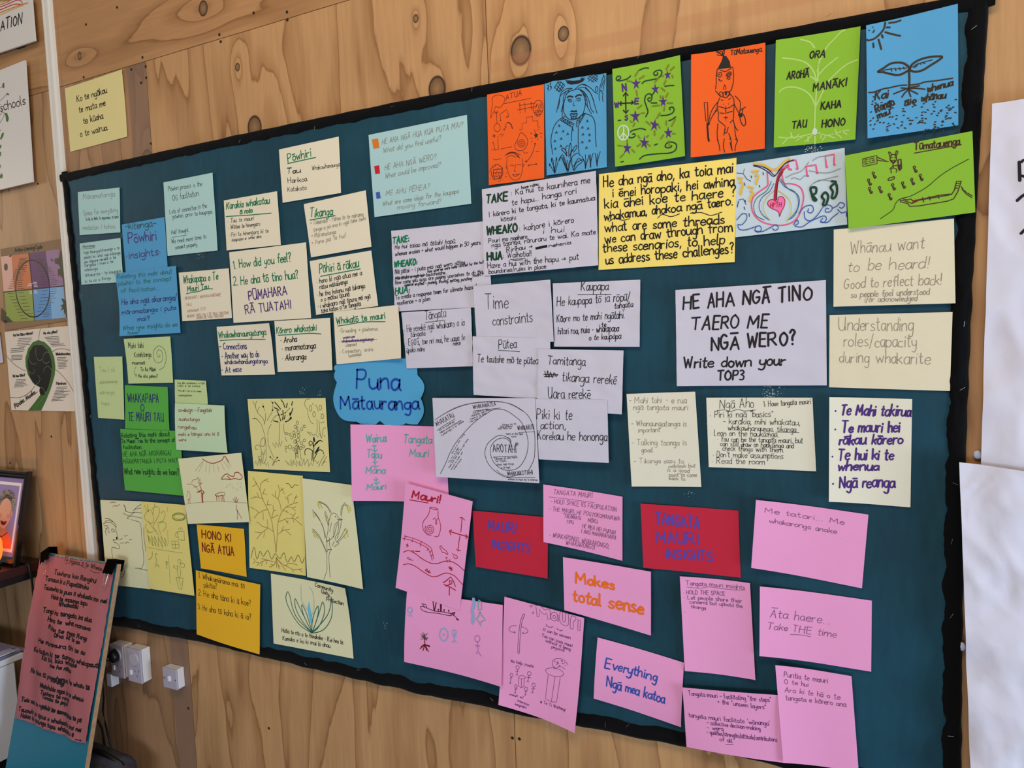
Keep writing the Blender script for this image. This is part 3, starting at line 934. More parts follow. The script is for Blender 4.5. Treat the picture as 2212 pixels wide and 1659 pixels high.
D r 1.8|220 970 240 965 265 990 295 995 250 990 220 970
H r 1.2|8 330 960 420 1020 4
P red;1|1020.5 1103 1184 1117.7 1183 1249.8 1028 1224.4|w=.0006|red card reading Mauri insights, left of the two red cards
Z 840 1030 380 2101
T lp 4|MAURI|1180 637 1520 672 106
T lp 4|INSIGHTS|1225 852 1690 912 104
P pink;0|1173.5 1046.6 1344.7 1073 1344.5 1211.5 1174 1171|w=.0006 l=.006 r=.004|pink half sheet of small capitals headed Tangata Mauri, overlapped by a red card
Z 1160 1030 460 2212
T gp 1.2|· TANGATA MAURI|140 178 575 217 50
L gp 1.1|125 208 595 268
T gp 1.2|- HOLD SPACE VS FACIPULATION|145 272 825 362 46
T gp 1.2|- THE MAURI; HE POUTOKOMANAWA|130 350 860 458 42
L gp 1.1|270 382 410 395
T gp 1.1|TAE/WHATU|285 422 455 447 34
T gp 1.2|MŌKU|530 472 630 482 40
T gp 1.1|TIPU|305 480 380 490 34
T gp 1.2|HE MEA HEI PUPURI|470 527 815 602 40
T gp 1.2|I AKU MAHARAHARA|460 582 820 652 40
T gp 1.2|- WHAKARONGO, WHAKARONGO,|130 620 745 745 48
T gp 1.2|WHAKARONGO!|300 702 600 757 46
P red;0|1383.6 1088 1595 1103 1600 1248 1390 1226.5|w=.0006 l=.005|red card reading Tangata Mauri insights, right of the two red cards
Z 1160 1030 460 2212
T lp 4|TANGATA|1235 492 1695 537 112
T lp 4|MAURI|1245 677 1690 702 102
T lp 4|INSIGHTS|1345 842 1835 877 92
P pink;4|1216 1203.6 1406 1235 1406 1373 1219 1318|w=.0006 l=.004|pink half sheet reading "Makes total sense" in bold orange
Z 1160 1030 460 2212
T o 5.2|Makes|405 1102 805 1170 100
T o 5.2|total sense|375 1292 1105 1425 126
P pink;0|1468.5 1245 1620 1259.7 1631.7 1469 1479 1449.6|w=.0006 r=.006 l=.006|upright pink sheet headed Tangata mauri insights, text only in its top third
Z 1260 1220 400 1512
T gp 1.3|Tangata mauri insights|840 165 1320 202 34
D gp 1.1|845 180 900 188 960 192 1020 180 1100 190 1200 202 1260 207 1320 205
T gp 1.3|· HOLD THE SPACE|820 240 1160 252 32
T gp 1.3|· Let people share their|825 280 1295 312 32
T gp 1.3|concerns but uphold the|870 315 1300 352 28
T gp 1.3|tikanga|880 352 1000 367 28
T gp 1.3|·|828 395 836 395 28
P pink;0|1291 1377 1477.5 1431.6 1471 1571 1282.5 1509|w=.0006 r=.003 l=.004 mv=.004|tilted pink half sheet reading "Everything Ngā mea katoa" in blue
Z 1260 1220 400 1512
T bl 3.4|Everything|175 842 600 950 76
T bl 3.4|Ngā mea katoa|190 992 660 1130 78
P pink;4|1473.8 1485 1688 1502 1697.5 1648.5 1483 1613.6|w=.0006 t=.004 m=.004|pink sheet hanging over the board's lower edge with notes on "the steps" and unseen layers
Z 1470 1470 400 2212
T dp 1.3|Tangata mauri - facilitating "the steps"|100 175 1085 257 54
T dp 1.3|+ the "unseen layers"|445 272 1025 347 54
T dp 1.3|tangata mauri facilitate 'wānanga'|100 435 1070 540 54
T dp 1.3|- collective decision-making|320 522 955 598 50
T dp 1.3|- wero|320 582 515 600 46
T dp 1.3|- qualities/strengths/attitude/contributions|320 637 1155 732 52
T dp 1.3|of all|470 722 620 745 46
L dp 1.2|545 765 630 763
P pink;0|1633 1080 1876 1111.6 1862 1271 1622.7 1226.8|w=.0006 l=.013|pink half sheet with one faint sentence starting "Me tatari", uppermost of the right-hand pink sheets
Z 1600 1060 400 1108
T gp 1.3|Me tatari... Me|145 130 620 205 29
T gp 1.3|whakarongo anake|170 190 575 260 29
P pink;0|1641.5 1267 1883.4 1297.5 1882 1451 1640.4 1417.4|w=.0006 l=.013|pink half sheet reading "Āta haere... Take THE time"
Z 1620 1270 280 2212
T gp 1.4|Āta haere...|345 500 1360 622 142
T gp 1.4|Take THE time|290 702 1470 850 116
D gp 1.3|695 795 860 800 1040 832
P pink;3|1674.7 1437 1839.4 1460.7 1855 1668 1692 1648|w=.0006 l=.009|upright pink sheet starting "Puritia te mauri", running off the bottom edge
Z 1600 1060 400 1108
T gp 1.4|Puritia te mauri|260 1115 520 1152 31
T gp 1.3|O te hui|262 1155 405 1172 26
T gp 1.3|Aro ki te hā o te|265 1205 595 1252 31
T gp 1.3|tangata e kōrero ana|270 1252 630 1294 29
P dgreen;0|269.7 832 362 836 366 930 270.4 926|w=.0006|green card with navy capitals WHAKAPAPA O TE MAURI TAU
Z 200 820 300 1778
T n 3|WHAKAPAPA|450 288 850 297 108
T n 2.8|O|615 402 665 402 92
T n 3|TE MAURI TAU|460 527 910 532 104
P dgreen;1|259.4 926.6 389 931 398 1071 270 1059|w=.0006|green sheet of dark writing under the green capitals card
Z 200 820 300 1778
T dg 2.4|Relating this mahi about|370 742 990 722 58
T dg 2.4|Te Mauri Tau to the concept of|370 812 1055 797 52
T dg 2.2|facilitation.|395 888 635 885 48
T dg 1.8|HE AHA NGĀ AKORANGA/|395 987 1010 967 62
T dg 1.8|MĀRAMATANGA I PUTA MAI?|400 1077 1090 1062 56
T dg 2.6|What new insights do we have?|410 1207 1110 1222 78
P lgreen;0|202.5 771 264 770 268.3 906.6 212 902.7|w=.0006|narrow pale green sheet with almost invisible pencil words, beside the left border
Z 0 760 440 1825
T fa 1.6|Tau / rā|895 182 1025 177 42
T fa 1.5|whakawhanaunga|895 287 1055 277 30
T fa 1.5|wānanga|895 382 1025 377 34
T fa 1.5|Hapū|910 477 980 475 32
P lgreen;0|267 732 367.6 726.7 374 826.7 277.5 828.8|w=.0006 tl=.003|pale green half sheet reading Mahi tahi, with a pencil spiral at its right
Z 160 560 260 1438
T k 2|Mahi tahi|650 1062 830 1060 62
T k 1.8|Kotahitanga|720 1168 920 1166 58
T k 1.8|moemoeā|695 1257 845 1257 44
T k 1.8|Te Ao Māori|795 1337 980 1337 50
T k 1.6|? Me aha pēhea?|735 1417 1000 1417 40
D k 1.4|1018 1320 1070 1290 1100 1200 1090 1100 1050 1050 1010 1035 960 1080 948 1150 970 1220 1020 1238 1055 1200 1055 1120 1030 1085 1000 1090 990 1140 1010 1170 1030 1150 1015 1140
D k 1.2|740 1285 725 1320 722 1360 735 1390
P lgreen;0|377 820 444.7 822.5 449 874 378.5 873|w=.0006|small pale green slip of tiny writing above the codesign sheet
Z 200 820 300 1778
T dg 1.2|Ma ēhi whakaaro a ngā|1090 57 1430 55 24
T dg 1.2|mahi e te katoa|1090 90 1375 94 24
T dg 1.2|· Ma ēhi hei a ia mea|1075 150 1390 160 22
T dg 1.2|· mahinga/tana|1085 212 1270 212 22
P mint;2|378 871 484.6 876 491.4 978.6 381 971.5|w=.0006 mv=.003|mint green half sheet of red-brown writing starting "co-design"
Z 200 820 300 1778
T rr 2|co-design - Fongitahi|1100 412 1525 415 50
T rr 1.8|auahatanga|1105 527 1365 532 46
T rr 1.8|rangahau|1095 622 1325 637 46
T rr 1.8|mahi e hāngai ana ki ō|1100 722 1615 715 46
T rr 1.8|uara|1105 787 1195 785 40
'''
DATA2 = '''
P orange;0|1052 204.5 1175 182 1175.5 385 1056 400|w=.0005|orange drawing headed Atua, with many small pen sketches and a folded centre line|drawing
Z 1040 140 290 1718
T bk 1.4|ATUA|315 452 520 385 66
L bk 1.2|290 498 630 428
D bk 1.2|145 500 135 440 150 410 200 388 260 395 300 430 285 490 250 535 220 550 185 530 165 580 140 640 118 683;145 500 130 570 118 683
L bk 1.2|190 630 200 750;165 600 190 628 215 600;178 595 190 630 205 590
E bk 1.2|202 805 40 52
L bk 1.2|235 630 250 715 235 725 245 710;245 630 325 570 350 660 330 680 315 665 340 660;490 490 495 620;555 480 560 610;635 475 645 585;485 520 680 490;460 578 690 535
L bk 1.3|488 832 522 828 520 750 580 738 575 675 655 660 655 720 720 715 725 800 750 795
D bk 1.4|680 490 720 455 770 470 790 540 770 620 720 660 680 620 665 560 680 490
L bk 1.2|690 590 780 590;700 540 720 500;720 590 740 500;745 590 760 490;680 610 770 600;700 640 760 630;690 560 710 500;765 560 775 500;690 600 720 650;730 600 745 650
X k|700 905 40
L bk 1.2|680 830 685 860;625 878 650 878;750 878 775 876;628 940 650 938;635 990 650 975;720 945 725 965;760 915 770 930;715 840 735 825
D bk 1.3|500 870 470 940 430 1020 440 1080 500 1100 560 1070 595 980 570 920 530 880 500 870
S bk 1.2|515 1000 56 2.6
D bk 1.3|565 1245 620 1190 660 1110 690 1000
L bk 1.3|565 1225 563 1248 585 1240;675 1015 690 998 697 1020;595 1288 710 1270;612 1278 595 1290 610 1298;695 1262 712 1270 698 1282
D bk 1.2|275 835 305 810 310 775 330 740 345 735;350 735 380 770 405 820;135 1000 150 990 160 1030 175 1090;215 910 210 990 220 1080;250 1080 300 1065 390 1050;230 900 260 880;255 920 285 880;130 1090 220 1085;150 1205 190 1215 250 1200;535 1110 560 1135 590 1120;700 1105 740 1108
L bk 1.4|340 740 370 745;360 755 390 765;375 785 400 795;385 805 405 815;285 820 300 835;300 790 320 800
D bk 1.2|330 1195 325 1290 350 1400 390 1460 440 1475 490 1450 520 1370 530 1280 520 1195;300 1170 340 1130 400 1120 460 1150 490 1195;320 1190 380 1160 440 1185;365 1295 390 1283 415 1295;455 1285 480 1275 510 1285;435 1270 430 1340 420 1360 440 1362;400 1405 435 1430 490 1395;395 1405 440 1408 490 1395;525 1270 545 1275 535 1305;330 1300 318 1320 335 1340;305 1165 350 1125 420 1118 500 1155;320 1150 400 1130 470 1180;340 1135 430 1125 480 1190
L bk 1.6|120 1330 205 1270 270 1320 275 1400 240 1450 160 1470 130 1410 120 1330;150 1345 265 1330;155 1345 150 1440;260 1330 255 1440;190 1370 215 1370 215 1430 185 1435 190 1370;150 1385 190 1385;215 1385 255 1380;170 1460 170 1420;230 1450 230 1415
H bk 1.2|24 100 1260 330 1500 10
L bk 1.2|150 895 165 930;140 915 180 905;165 890 170 930;195 680 190 610
P blue;0|1176 177 1309.6 150.6 1311 361 1181 379|w=.0005|blue drawing of a long-haired woman with a chin pattern and a cloak|drawing
Z 1040 140 290 1718
D k 1.9|1090 370 1065 450 1050 540 1060 620 1100 680 1150 705 1220 690 1290 640 1320 560 1330 470 1300 370 1260 320;1185 322 1130 340 1090 375;1185 322 1230 310 1290 330 1330 380
D k 1.7|1160 300 1080 310 1020 360 1000 430 985 500 960 610;1160 305 1090 340 1050 410 1045 500 1030 560 1020 600;1120 330 1080 400 1060 480 1040 560 1035 670;1080 340 1010 400 1000 480 980 560
D k 1.7|1200 310 1260 260 1320 250 1400 300 1450 350 1490 370;1240 300 1320 290 1380 340 1420 420 1450 520 1480 620;1280 330 1340 380 1380 470 1400 560 1440 610;1300 360 1350 450 1360 540 1410 630;1330 300 1400 370 1440 470;1340 290 1330 260 1300 260;1310 340 1340 420 1330 480 1370 560
E k 1.6|1135 460 20 16;1245 447 22 18
O k|1135 460 6 6;1245 448 6 6
L k 1.3|1100 450 1120 455;1110 435 1122 448;1130 432 1133 445;1150 437 1145 447;1215 425 1228 435;1240 418 1242 432;1265 420 1258 433
D k 3.4|1100 417 1130 402 1170 412;1205 410 1240 387 1280 390
D k 1.5|1185 485 1175 515 1195 525;1173 462 1175 468;1205 460 1207 466
F k|1130 600 1160 582 1190 590 1215 578 1230 600 1190 608;1145 615 1185 622 1225 612 1190 640 1160 635
L k 1.4|1180 640 1180 700;1150 660 1150 695;1215 645 1215 690;1140 670 1225 655;1160 650 1160 700;1200 640 1200 695;1145 690 1225 685
S k 1.4|1140 635 14 1.3;1220 630 14 1.3
D k 1.9|1070 660 1000 700 940 770 910 850 890 960 900 1060 910 1145;1310 620 1400 650 1440 700 1455 770 1460 900 1470 1050;1165 800 1155 880 1150 980;1240 790 1240 900 1240 1020 1250 1120;1165 790 1175 850
L k 1.8|1015 710 1050 685 1190 755 1160 800 1015 710;1330 620 1270 650 1220 720 1215 800 1245 770 1290 690 1330 620
L k 1.4|1040 695 1060 735;1070 700 1085 750;1100 715 1110 765;1130 730 1135 780;1030 720 1080 705;1060 735 1120 720;1100 760 1160 745;1230 720 1270 700;1225 750 1265 720;1250 680 1280 680;1260 660 1260 740;1080 745 1140 735;1130 775 1175 760;1270 655 1310 640;1280 690 1300 650
V k 1.5|995 780;1045 850;960 865;1105 885;1020 945;940 975;1018 1040;945 1075;1355 720;1292 800;1365 815;1300 890;1383 895;1290 990;1383 970;1345 1060
D k 1.9|1095 1170 1060 1120 1025 1080 1060 1070 1095 1130;1095 1170 1080 1090 1090 1040 1115 1040;1120 1180 1120 1080 1140 1000 1150 1060 1140 1150;1130 1160 1170 1080 1215 1030 1220 1060 1180 1120;1140 1200 1150 1120 1180 1090;1100 1365 1060 1270 1020 1180 1000 1230;1100 1365 1080 1260 1040 1150 985 1225;1110 1365 1130 1280 1150 1200 1190 1150 1240 1130 1265 1165;1180 1350 1160 1280 1155 1200;1190 1350 1230 1290 1290 1240 1240 1200 1180 1300;1110 1350 1090 1300 1100 1220;1180 1350 1210 1260 1290 1215;1090 1340 1060 1240 1040 1180;1105 1340 1120 1260 1140 1220
D k 1.7|935 1380 900 1320 870 1270;940 1390 930 1310 900 1240 895 1200;940 1390 945 1300 965 1190;940 1390 960 1320 980 1240;935 1380 920 1280 930 1220
O k|875 1280 8 20;903 1215 10 28;960 1210 8 30
D k 1.7|1330 1330 1320 1240 1285 1170;1330 1330 1335 1240 1330 1150;1330 1330 1350 1250 1380 1160;1335 1280 1300 1210;1395 1310 1390 1230 1375 1150;1395 1310 1405 1220 1430 1130;1400 1310 1400 1230 1395 1150;1480 1300 1470 1220 1455 1130;1480 1300 1490 1220 1520 1110;1480 1300 1480 1210 1485 1140
D k 1.8|850 260 860 290 850 310 865 330;885 230 880 265 895 290 885 320;845 265 862 262;845 300 862 295;878 245 890 240;882 285 898 282
L k 1.7|940 290 1000 350;960 265 1030 330;980 235 1050 300;1010 215 1065 260;985 210 930 300;1020 225 960 330;1050 240 990 345;1065 265 1010 340;975 225 1005 225;950 300 985 330
F k|1080 200 1100 240 1150 255 1230 245 1300 215 1320 185 1285 165 1260 195 1180 205 1110 200
L k 1.5|1360 130 1480 215;1360 170 1440 225;1390 120 1490 190;1430 110 1490 150;1370 215 1480 110;1360 180 1430 115;1410 220 1490 140;1450 210 1490 170;1280 170 1320 165;1290 185 1325 182;1085 205 1075 195
L k 1.7|1565 130 1540 210 1510 310 1550 370 1580 180 1565 130;1510 330 1505 400 1510 460;1555 370 1550 420 1555 470;1530 300 1565 200;1525 330 1545 340
E k 1.7|1475 310 16 32
P lime;1|1322.7 149 1469 119 1480 337 1328.7 360|w=.0005 r=.003 l=.005|green drawing of purple stars around a compass, with a white peace sign|drawing
Z 1310 80 360 1866
X p|333 525 62;685 425 52;548 585 56;635 725 58;325 890 70;540 985 66;693 1075 64;423 1185 66;232 1245 64
D dg 2.8|272 435 230 470 150 490 112 480 120 445 150 438 160 460 130 480;370 372 420 350 472 348;400 522 430 495 500 480 580 460 620 410 610 375 570 375 530 400 545 430 575 420 570 400;655 552 700 545 755 543;500 738 565 738
D dg 2.8|440 892 465 840 450 780 430 720 440 660 480 635 510 660 500 710 475 720 465 690 490 680;608 880 680 875 740 850 758 810 740 785 705 795 715 815;700 938 740 920 775 895;133 935 160 932;540 1210 570 1198;163 1400 190 1393
D dg 2.8|438 1038 390 1025 330 1035 270 1060 250 1110 280 1130 320 1110 315 1085 290 1090;372 1367 420 1330 500 1315 600 1305 700 1300 770 1270 785 1210 750 1180 690 1180 657 1220 680 1240 720 1235 730 1215;505 660 540 610
L k 2.8|215 620 220 855;150 745 305 735;190 660 215 620 242 655;190 820 220 855 245 820;285 715 305 735 280 752;165 725 150 745 165 765
T p 3.6|N|182 607 230 595 78
T p 3.6|E|318 750 360 748 60
T p 3.6|W|95 792 145 785 56
T p 3.6|S|208 930 243 928 50
L ol 3.2|360 375 320 440;425 435 370 470;700 310 670 360;760 335 715 375;235 492 285 500;335 600 345 660;640 435 620 440;580 460 545 505;665 490 645 530;615 570 655 605;690 630 665 675;605 660 612 685;680 740 740 740;590 765 515 775;650 780 645 825;395 765 350 800;390 855 425 850;600 850 565 910;770 920 730 1000;670 940 670 985;445 945 490 985;580 985 600 1020;540 1050 540 1100;270 940 280 955;320 965 300 1000;770 1085 740 1082;640 1095 610 1140;355 1105 375 1135;470 1105 450 1120;130 1215 175 1220;235 1155 230 1185;285 1260 315 1290;195 1310 155 1350;455 1195 490 1220;345 1225 385 1195;700 1160 705 1230;735 430 745 455
E w 3|190 1072 62 82
L w 2.8|195 995 190 1150;190 1075 150 1125;190 1075 235 1125
P orange;1|1493 118 1653.4 92 1652 320.7 1492 340|w=.0005 l=.008|orange drawing of a warrior figure with a feathered topknot, club and paddle|drawing
Z 1310 80 360 1866
F k|1258 330 1290 270 1305 215 1340 210 1380 270 1390 325 1400 345 1300 350 1245 365
D k 1.9|1305 215 1280 190 1230 165 1260 170 1305 215;1305 215 1295 170 1270 160;1310 215 1325 155 1305 160 1308 210;1300 210 1240 200
L k 1.8|1240 365 1230 440 1230 520 1222 580;1240 360 1300 350 1415 335 1425 420 1420 515 1400 590;1222 600 1260 650 1285 665;1420 520 1395 600;1275 370 1330 390 1400 350
S k 1.7|1270 415 36 1.6
D k 1.7|1345 415 1375 390 1400 400 1375 425 1345 420;1365 410 1385 405;1260 480 1275 492 1295 490;1255 470 1270 475;1345 460 1370 475 1390 460;1350 445 1370 455 1385 440;1340 430 1380 440 1400 410
L k 1.7|1322 535 1308 585 1340 585 1330 540
D k 1.7|1260 640 1275 615 1300 625 1310 670 1270 660 1275 640;1390 600 1370 615 1375 640 1350 670 1385 640;1310 625 1310 670 1350 675 1385 625 1350 610 1310 625
F k|1325 620 1355 615 1345 655 1330 650
D k 1.8|1270 680 1250 730 1240 780 1255 850 1255 930 1300 970 1330 1000;1385 640 1420 680 1430 740 1425 850 1420 920 1385 960;1440 660 1495 720 1500 780 1490 850;1255 780 1290 785 1330 800 1385 785 1425 755;1335 780 1338 860;1270 850 1320 855;1350 850 1410 830;1335 890 1340 920;1315 903 1360 900;1285 705 1305 708;1370 700 1390 685
O k|1310 752 5 5;1368 750 5 5;1340 940 4 4
D k 1.8|1245 730 1200 790 1165 860 1145 950;1235 800 1210 850 1180 900 1160 945;1430 750 1460 810 1490 860;1210 780 1190 800;1240 820 1200 860
L k 1.8|1095 735 1133 730 1137 945 1115 945 1095 735
L k 3.6|1130 990 1140 1130 1148 1165
F k|1120 960 1160 950 1155 985 1125 1000;1480 855 1520 850 1525 890 1490 905;1133 1130 1152 1128 1154 1165 1138 1165
D k 2|1495 905 1510 960 1540 995 1560 960 1545 890 1525 860;1500 820 1530 800 1555 785;1530 800 1520 850;1490 850 1480 880 1520 890
D k 1.8|1250 970 1240 1060 1245 1150 1260 1200 1272 1275;1320 1140 1310 1220 1325 1290;1330 1010 1325 1060 1345 1075 1365 1010;1370 1080 1395 1150 1400 1220 1410 1270;1420 930 1440 1000 1470 1050;1435 990 1445 1100 1465 1160 1445 1220 1440 1275;1385 1180 1400 1250;1240 1150 1255 1165;1445 1140 1470 1165;1390 1130 1380 1145;1330 1030 1315 1100
T k 1.9|TūMatauenga.|1390 202 1750 160 58
P lime;1|1676 86.5 1859 56.7 1847.6 301 1671.5 318.6|w=.0005 l=.006|green sheet with black capitals ORA, AROHĀ, MANĀKI, KAHA over a pale drawn seedling|drawing
Z 1660 0 440 2212
D wl 3|505 1560 505 1480;500 1380 505 1250 510 1150 520 1000 535 850 540 700;505 1150 470 1060 400 990 300 950 200 950 140 975 120 1000;510 1160 560 1060 640 900 740 790 850 700 970 650;520 880 500 800 450 720 380 670 280 645 150 630;540 820 620 730 750 625;530 780 545 700 560 640;600 570 650 490 720 420 790 345 830 330;500 520 450 460 350 430;530 900 500 860 455 830;540 700 600 560
F w|500 1380 475 1420 475 1450 500 1470 530 1450 530 1410
D wl 2.6|480 1450 400 1470 300 1490 200 1500 110 1490;470 1470 430 1510 390 1540;330 1460 280 1500 240 1480;260 1490 240 1440;210 1500 150 1565;430 1480 430 1540;540 1440 620 1470 700 1460 800 1425 870 1415;570 1450 570 1500;620 1480 580 1530;650 1475 720 1500;700 1450 760 1470 790 1500;800 1430 850 1460;380 1475 300 1530;740 1440 720 1410
T k 2.3|ORA|445 632 615 620 78
T k 2.3|AROHĀ|200 862 440 835 78
T k 2.3|MANĀKI|485 992 850 930 78
T k 2.6|KAHA|570 1192 790 1165 76
T k 2.3|TAU|255 1397 415 1380 78
T k 2.4|HONO|580 1387 830 1360 78
P blue;1|1871 54.7 2069 8 2070 270.5 1874 298.7|w=.0005 l=.006 mv=.003|blue drawing of a sprout with two leaves under a smiling sun|drawing
Z 1660 0 440 2212
D db 3.4|1268 245 1255 310 1210 370 1150 420 1085 440 1070 430;1310 250 1380 240 1435 222;1285 298 1318 298;1270 350 1340 370 1430 390;1232 380 1242 408;1195 430 1210 480 1225 535;1138 470 1142 515
D db 2.2|1130 350 1145 345 1148 325;1090 330 1098 330;1130 295 1135 297
D db 3.8|1190 780 1250 740 1330 690 1430 680 1490 700 1530 750 1460 800 1400 815 1330 805 1250 785 1190 780;1535 750 1560 700 1640 650 1750 620 1885 615 1840 660 1760 710 1680 760 1600 780 1540 765;1525 760 1530 860 1525 960
D db 2|1240 765 1330 750 1420 745 1500 740;1330 740 1340 775;1375 740 1385 770;1420 735 1430 760;1465 730 1475 750;1560 730 1640 690 1780 650;1580 735 1610 720;1600 700 1595 720;1620 690 1615 712;1660 680 1655 700;1700 690 1670 680
D db 2.6|1090 1005 1150 1000 1230 970 1330 950 1420 930 1500 925;1540 925 1640 910 1700 890 1800 880 1900 865 2000 850;1525 960 1460 980 1360 1020;1520 975 1480 1010 1450 1055;1525 980 1530 1010 1545 1050;1530 975 1580 1000 1620 1020;1530 960 1620 960 1700 970;1535 950 1600 940 1640 930;1510 960 1440 955
T db 2.8|Kai|1155 1087 1300 1060 86
T db 2.8|whenua|1725 1000 2000 930 72
T db 2.8|whānau|1655 1097 1920 1065 76
T db 2.8|āio|1480 1152 1600 1110 66
T db 2.8|Rongo|1170 1222 1365 1135 86
T db 2.6|mau|1190 1292 1320 1235 70
H db 2.2|60 1100 1270 2040 1440 16
H db 2.2|30 1560 1080 2040 1260 16
H db 2.2|26 1100 1050 1480 1260 14
P ltblue;0|1590 355.6 1824.5 319.4 1830 485 1588.5 512.6|w=.0005|pale blue coloured drawing of a vase holding a pink heart, with music notes and waves|drawing
Z 1570 270 550 2172
F hp|450 780 440 740 380 710 350 680 355 650 390 635 430 655 440 620 470 610 495 640 490 690 465 740
D r 1.8|450 780 440 740 380 710 350 680 355 650 390 635 430 655 440 620 470 610 495 640 490 690 465 740 450 780
D pk 2.8|345 410 350 480 345 520 290 560 230 610 210 680 230 760 290 820 380 850 480 855 560 830 610 780 640 700 655 620 640 550 600 515 540 500 490 495 470 420;345 410 400 380 460 375 530 350
T r 1.6|HPTH|372 705 468 697 38
D r 5|410 640 415 560 430 480 450 420 490 370 520 350
D mr 2|425 640 430 540 445 460 480 400
D n 2|230 350 290 365 350 400 400 440 440 400 500 330 570 300
D k 1.8|228 345 300 355 360 385 410 430 450 380 500 325 570 297
D ye 4|230 330 300 335 350 360 400 385 440 370 490 320 535 288
D tg 1.5|380 480 340 560 260 620 230 690 250 770 320 810;460 460 520 540 600 590 620 660 580 770 520 810
D bl 1.5|400 500 370 560 300 620 275 690 300 760 360 810;450 470 500 530 580 570 610 640 600 720 540 800
D yo 1.8|400 560 340 620 310 690 330 760 370 810;440 560 520 620 550 690 540 770 510 820
L pk 3.2|530 380 520 310 590 300 605 370;685 435 678 355 760 340 770 410;850 355 840 265 915 250 915 335
O pk|545 380 12 10;600 374 12 10;690 434 12 10;772 410 12 10;853 357 12 10;918 338 12 10
D gy 1.2|550 460 580 450 625 465 660 435 700 435;500 450 560 420 640 390 700 315;730 305 780 275 840 265;700 390 850 410 970 370;705 530 750 490 850 460 950 435;745 495 800 470 900 480 940 500
L ye 5|220 400 265 390 240 440 270 430 250 500;100 455 130 450 110 500 140 490 118 590;185 530 225 535 200 570 225 570 195 650
L n 2|310 405 312 425;208 435 212 452;150 495 155 515;278 515 282 530;90 700 100 650;155 640 160 655;148 700 155 720;190 755 192 780
L n 1.3|85 410 140 415 150 375;140 415 170 460 205 480;105 640 140 630 165 680
D dg 4.4|715 540 760 535 760 580 735 600 765 640 740 640 725 590 715 540;810 610 840 575 865 610 845 680 820 680 830 640 810 610;885 530 930 500 940 570 920 620 895 620 905 570 885 530;895 480 930 485
D bl 1.9|85 810 130 760 165 760 170 800 130 850 95 850 110 890 160 895 240 870 280 860 295 890 270 915 240 900 250 870;240 900 300 910 380 870 420 850 440 880 410 900 390 880;570 850 600 810 610 840 580 860 640 870 700 830 760 800 830 775 850 800 830 830 800 820 820 795
D bl 1.9|615 755 660 700 720 685 740 720 720 750 690 740 700 715;660 740 670 800 720 815 780 760 830 690 880 685 900 710 880 740 840 740 850 710 870 715;900 710 940 690 970 660 1005 680 980 710 960 700;945 720 980 750 1015 740 1020 780;800 830 860 830 900 790 950 750
P lime;3|1825 336 2100.5 283 2107 458.6 1833 495|w=.0005 l=.002|green drawing of a speaking chief, small seated people and a long canoe|drawing
Z 1570 270 550 2172
T bk 2.2|Tūmatauenga|1600 217 1985 165 66
L bk 2|1600 240 2000 168
E bk 2|1420 285 28 35
D bk 1.8|1390 265 1380 230 1400 240 1405 262;1440 260 1445 222 1460 230 1445 265;1400 280 1415 275;1430 275 1440 280;1405 300 1420 330 1440 305;1400 310 1430 300 1425 320;1418 330 1418 365 1400 380 1405 410;1418 365 1450 380 1445 405;1418 350 1460 345;1418 350 1390 375
L bk 2.4|1460 300 1485 290 1490 370 1475 390 1465 370 1460 300;1460 345 1490 340;1475 350 1475 385
L bk 1.9|1160 290 1280 260 1282 330 1162 355 1160 290;1282 275 1380 315 1282 300;1175 300 1200 295;1215 292 1255 283;1172 318 1195 312;1210 310 1225 307;1240 303 1262 298;1175 335 1205 328;1220 325 1262 315
M bk 2|1250 415 1;1210 475 1;1218 545 1;1303 540 1;1385 600 1;1415 515 1;1500 500 1;1578 470 1;1650 435 1;1600 365 1
D bk 2|1375 470 1390 450 1405 450 1425 440 1430 455 1405 470 1375 470
D k 1.3|1310 800 1370 760 1420 720 1440 670 1480 630 1560 610 1640 570 1720 520 1800 450 1900 380 2065 290
L bk 2|1480 640 1530 650 1580 670 1640 640 1720 620 1810 600 1900 590 1915 590;1545 670 1560 695 1640 690 1760 670 1880 650 1935 630 1970 570 2000 480;1915 595 1940 560 1960 480 2000 480;1590 650 1900 597;1670 620 1680 655;1725 610 1735 640;1800 600 1810 625;1480 640 1480 655 1545 670;1500 630 1540 640 1570 630 1590 650
F dr|1580 665 1600 640 1680 625 1600 665
L bk 1.8|2000 525 2015 545;2022 555 2040 572;2050 578 2095 605;2005 545 2045 590 2090 620;1955 500 1985 495;1955 520 1975 515;1945 545 1970 535
P pale;0|534.6 862 703 859.6 713 1020 548 1013|w=.0006|pale yellow drawing of trees, a fruit tree and ferns in black pen|drawing
Z 520 840 280 2212
D k 1.2|205 205 240 270 265 350 300 420 350 470 390 520 405 600;280 205 255 260 260 310;330 305 300 340 290 400;370 250 390 310 410 375;425 415 425 500 405 610;450 540 490 470 530 410 545 340 548 260 520 205;195 508 250 500 300 545 350 600 370 660 410 790 425 900 435 1050 430 1200 390 1280;515 570 560 500 620 450 700 440 770 400 840 325;525 600 480 680 460 790;465 820 470 930 510 1050 570 1180;660 570 665 700 665 800 650 885;735 600 735 690 755 770;755 820 790 905
L k 3|580 225 630 280 680 345;690 185 730 240 755 320;780 320 795 245;870 280 885 215;575 320 620 340 650 365;620 370 650 440 685 550;890 330 870 400 840 455;860 480 820 540 760 565;560 545 640 565;720 370 725 450 715 530;760 450 740 520
O k|385 303 14 14;545 238 13 13;545 362 13 13;650 445 13 11;700 437 12 11;760 408 12 11;240 505 8 12;278 515 8 9;308 548 8 8;1430 805 8 8;855 500 16 26;845 430 14 30
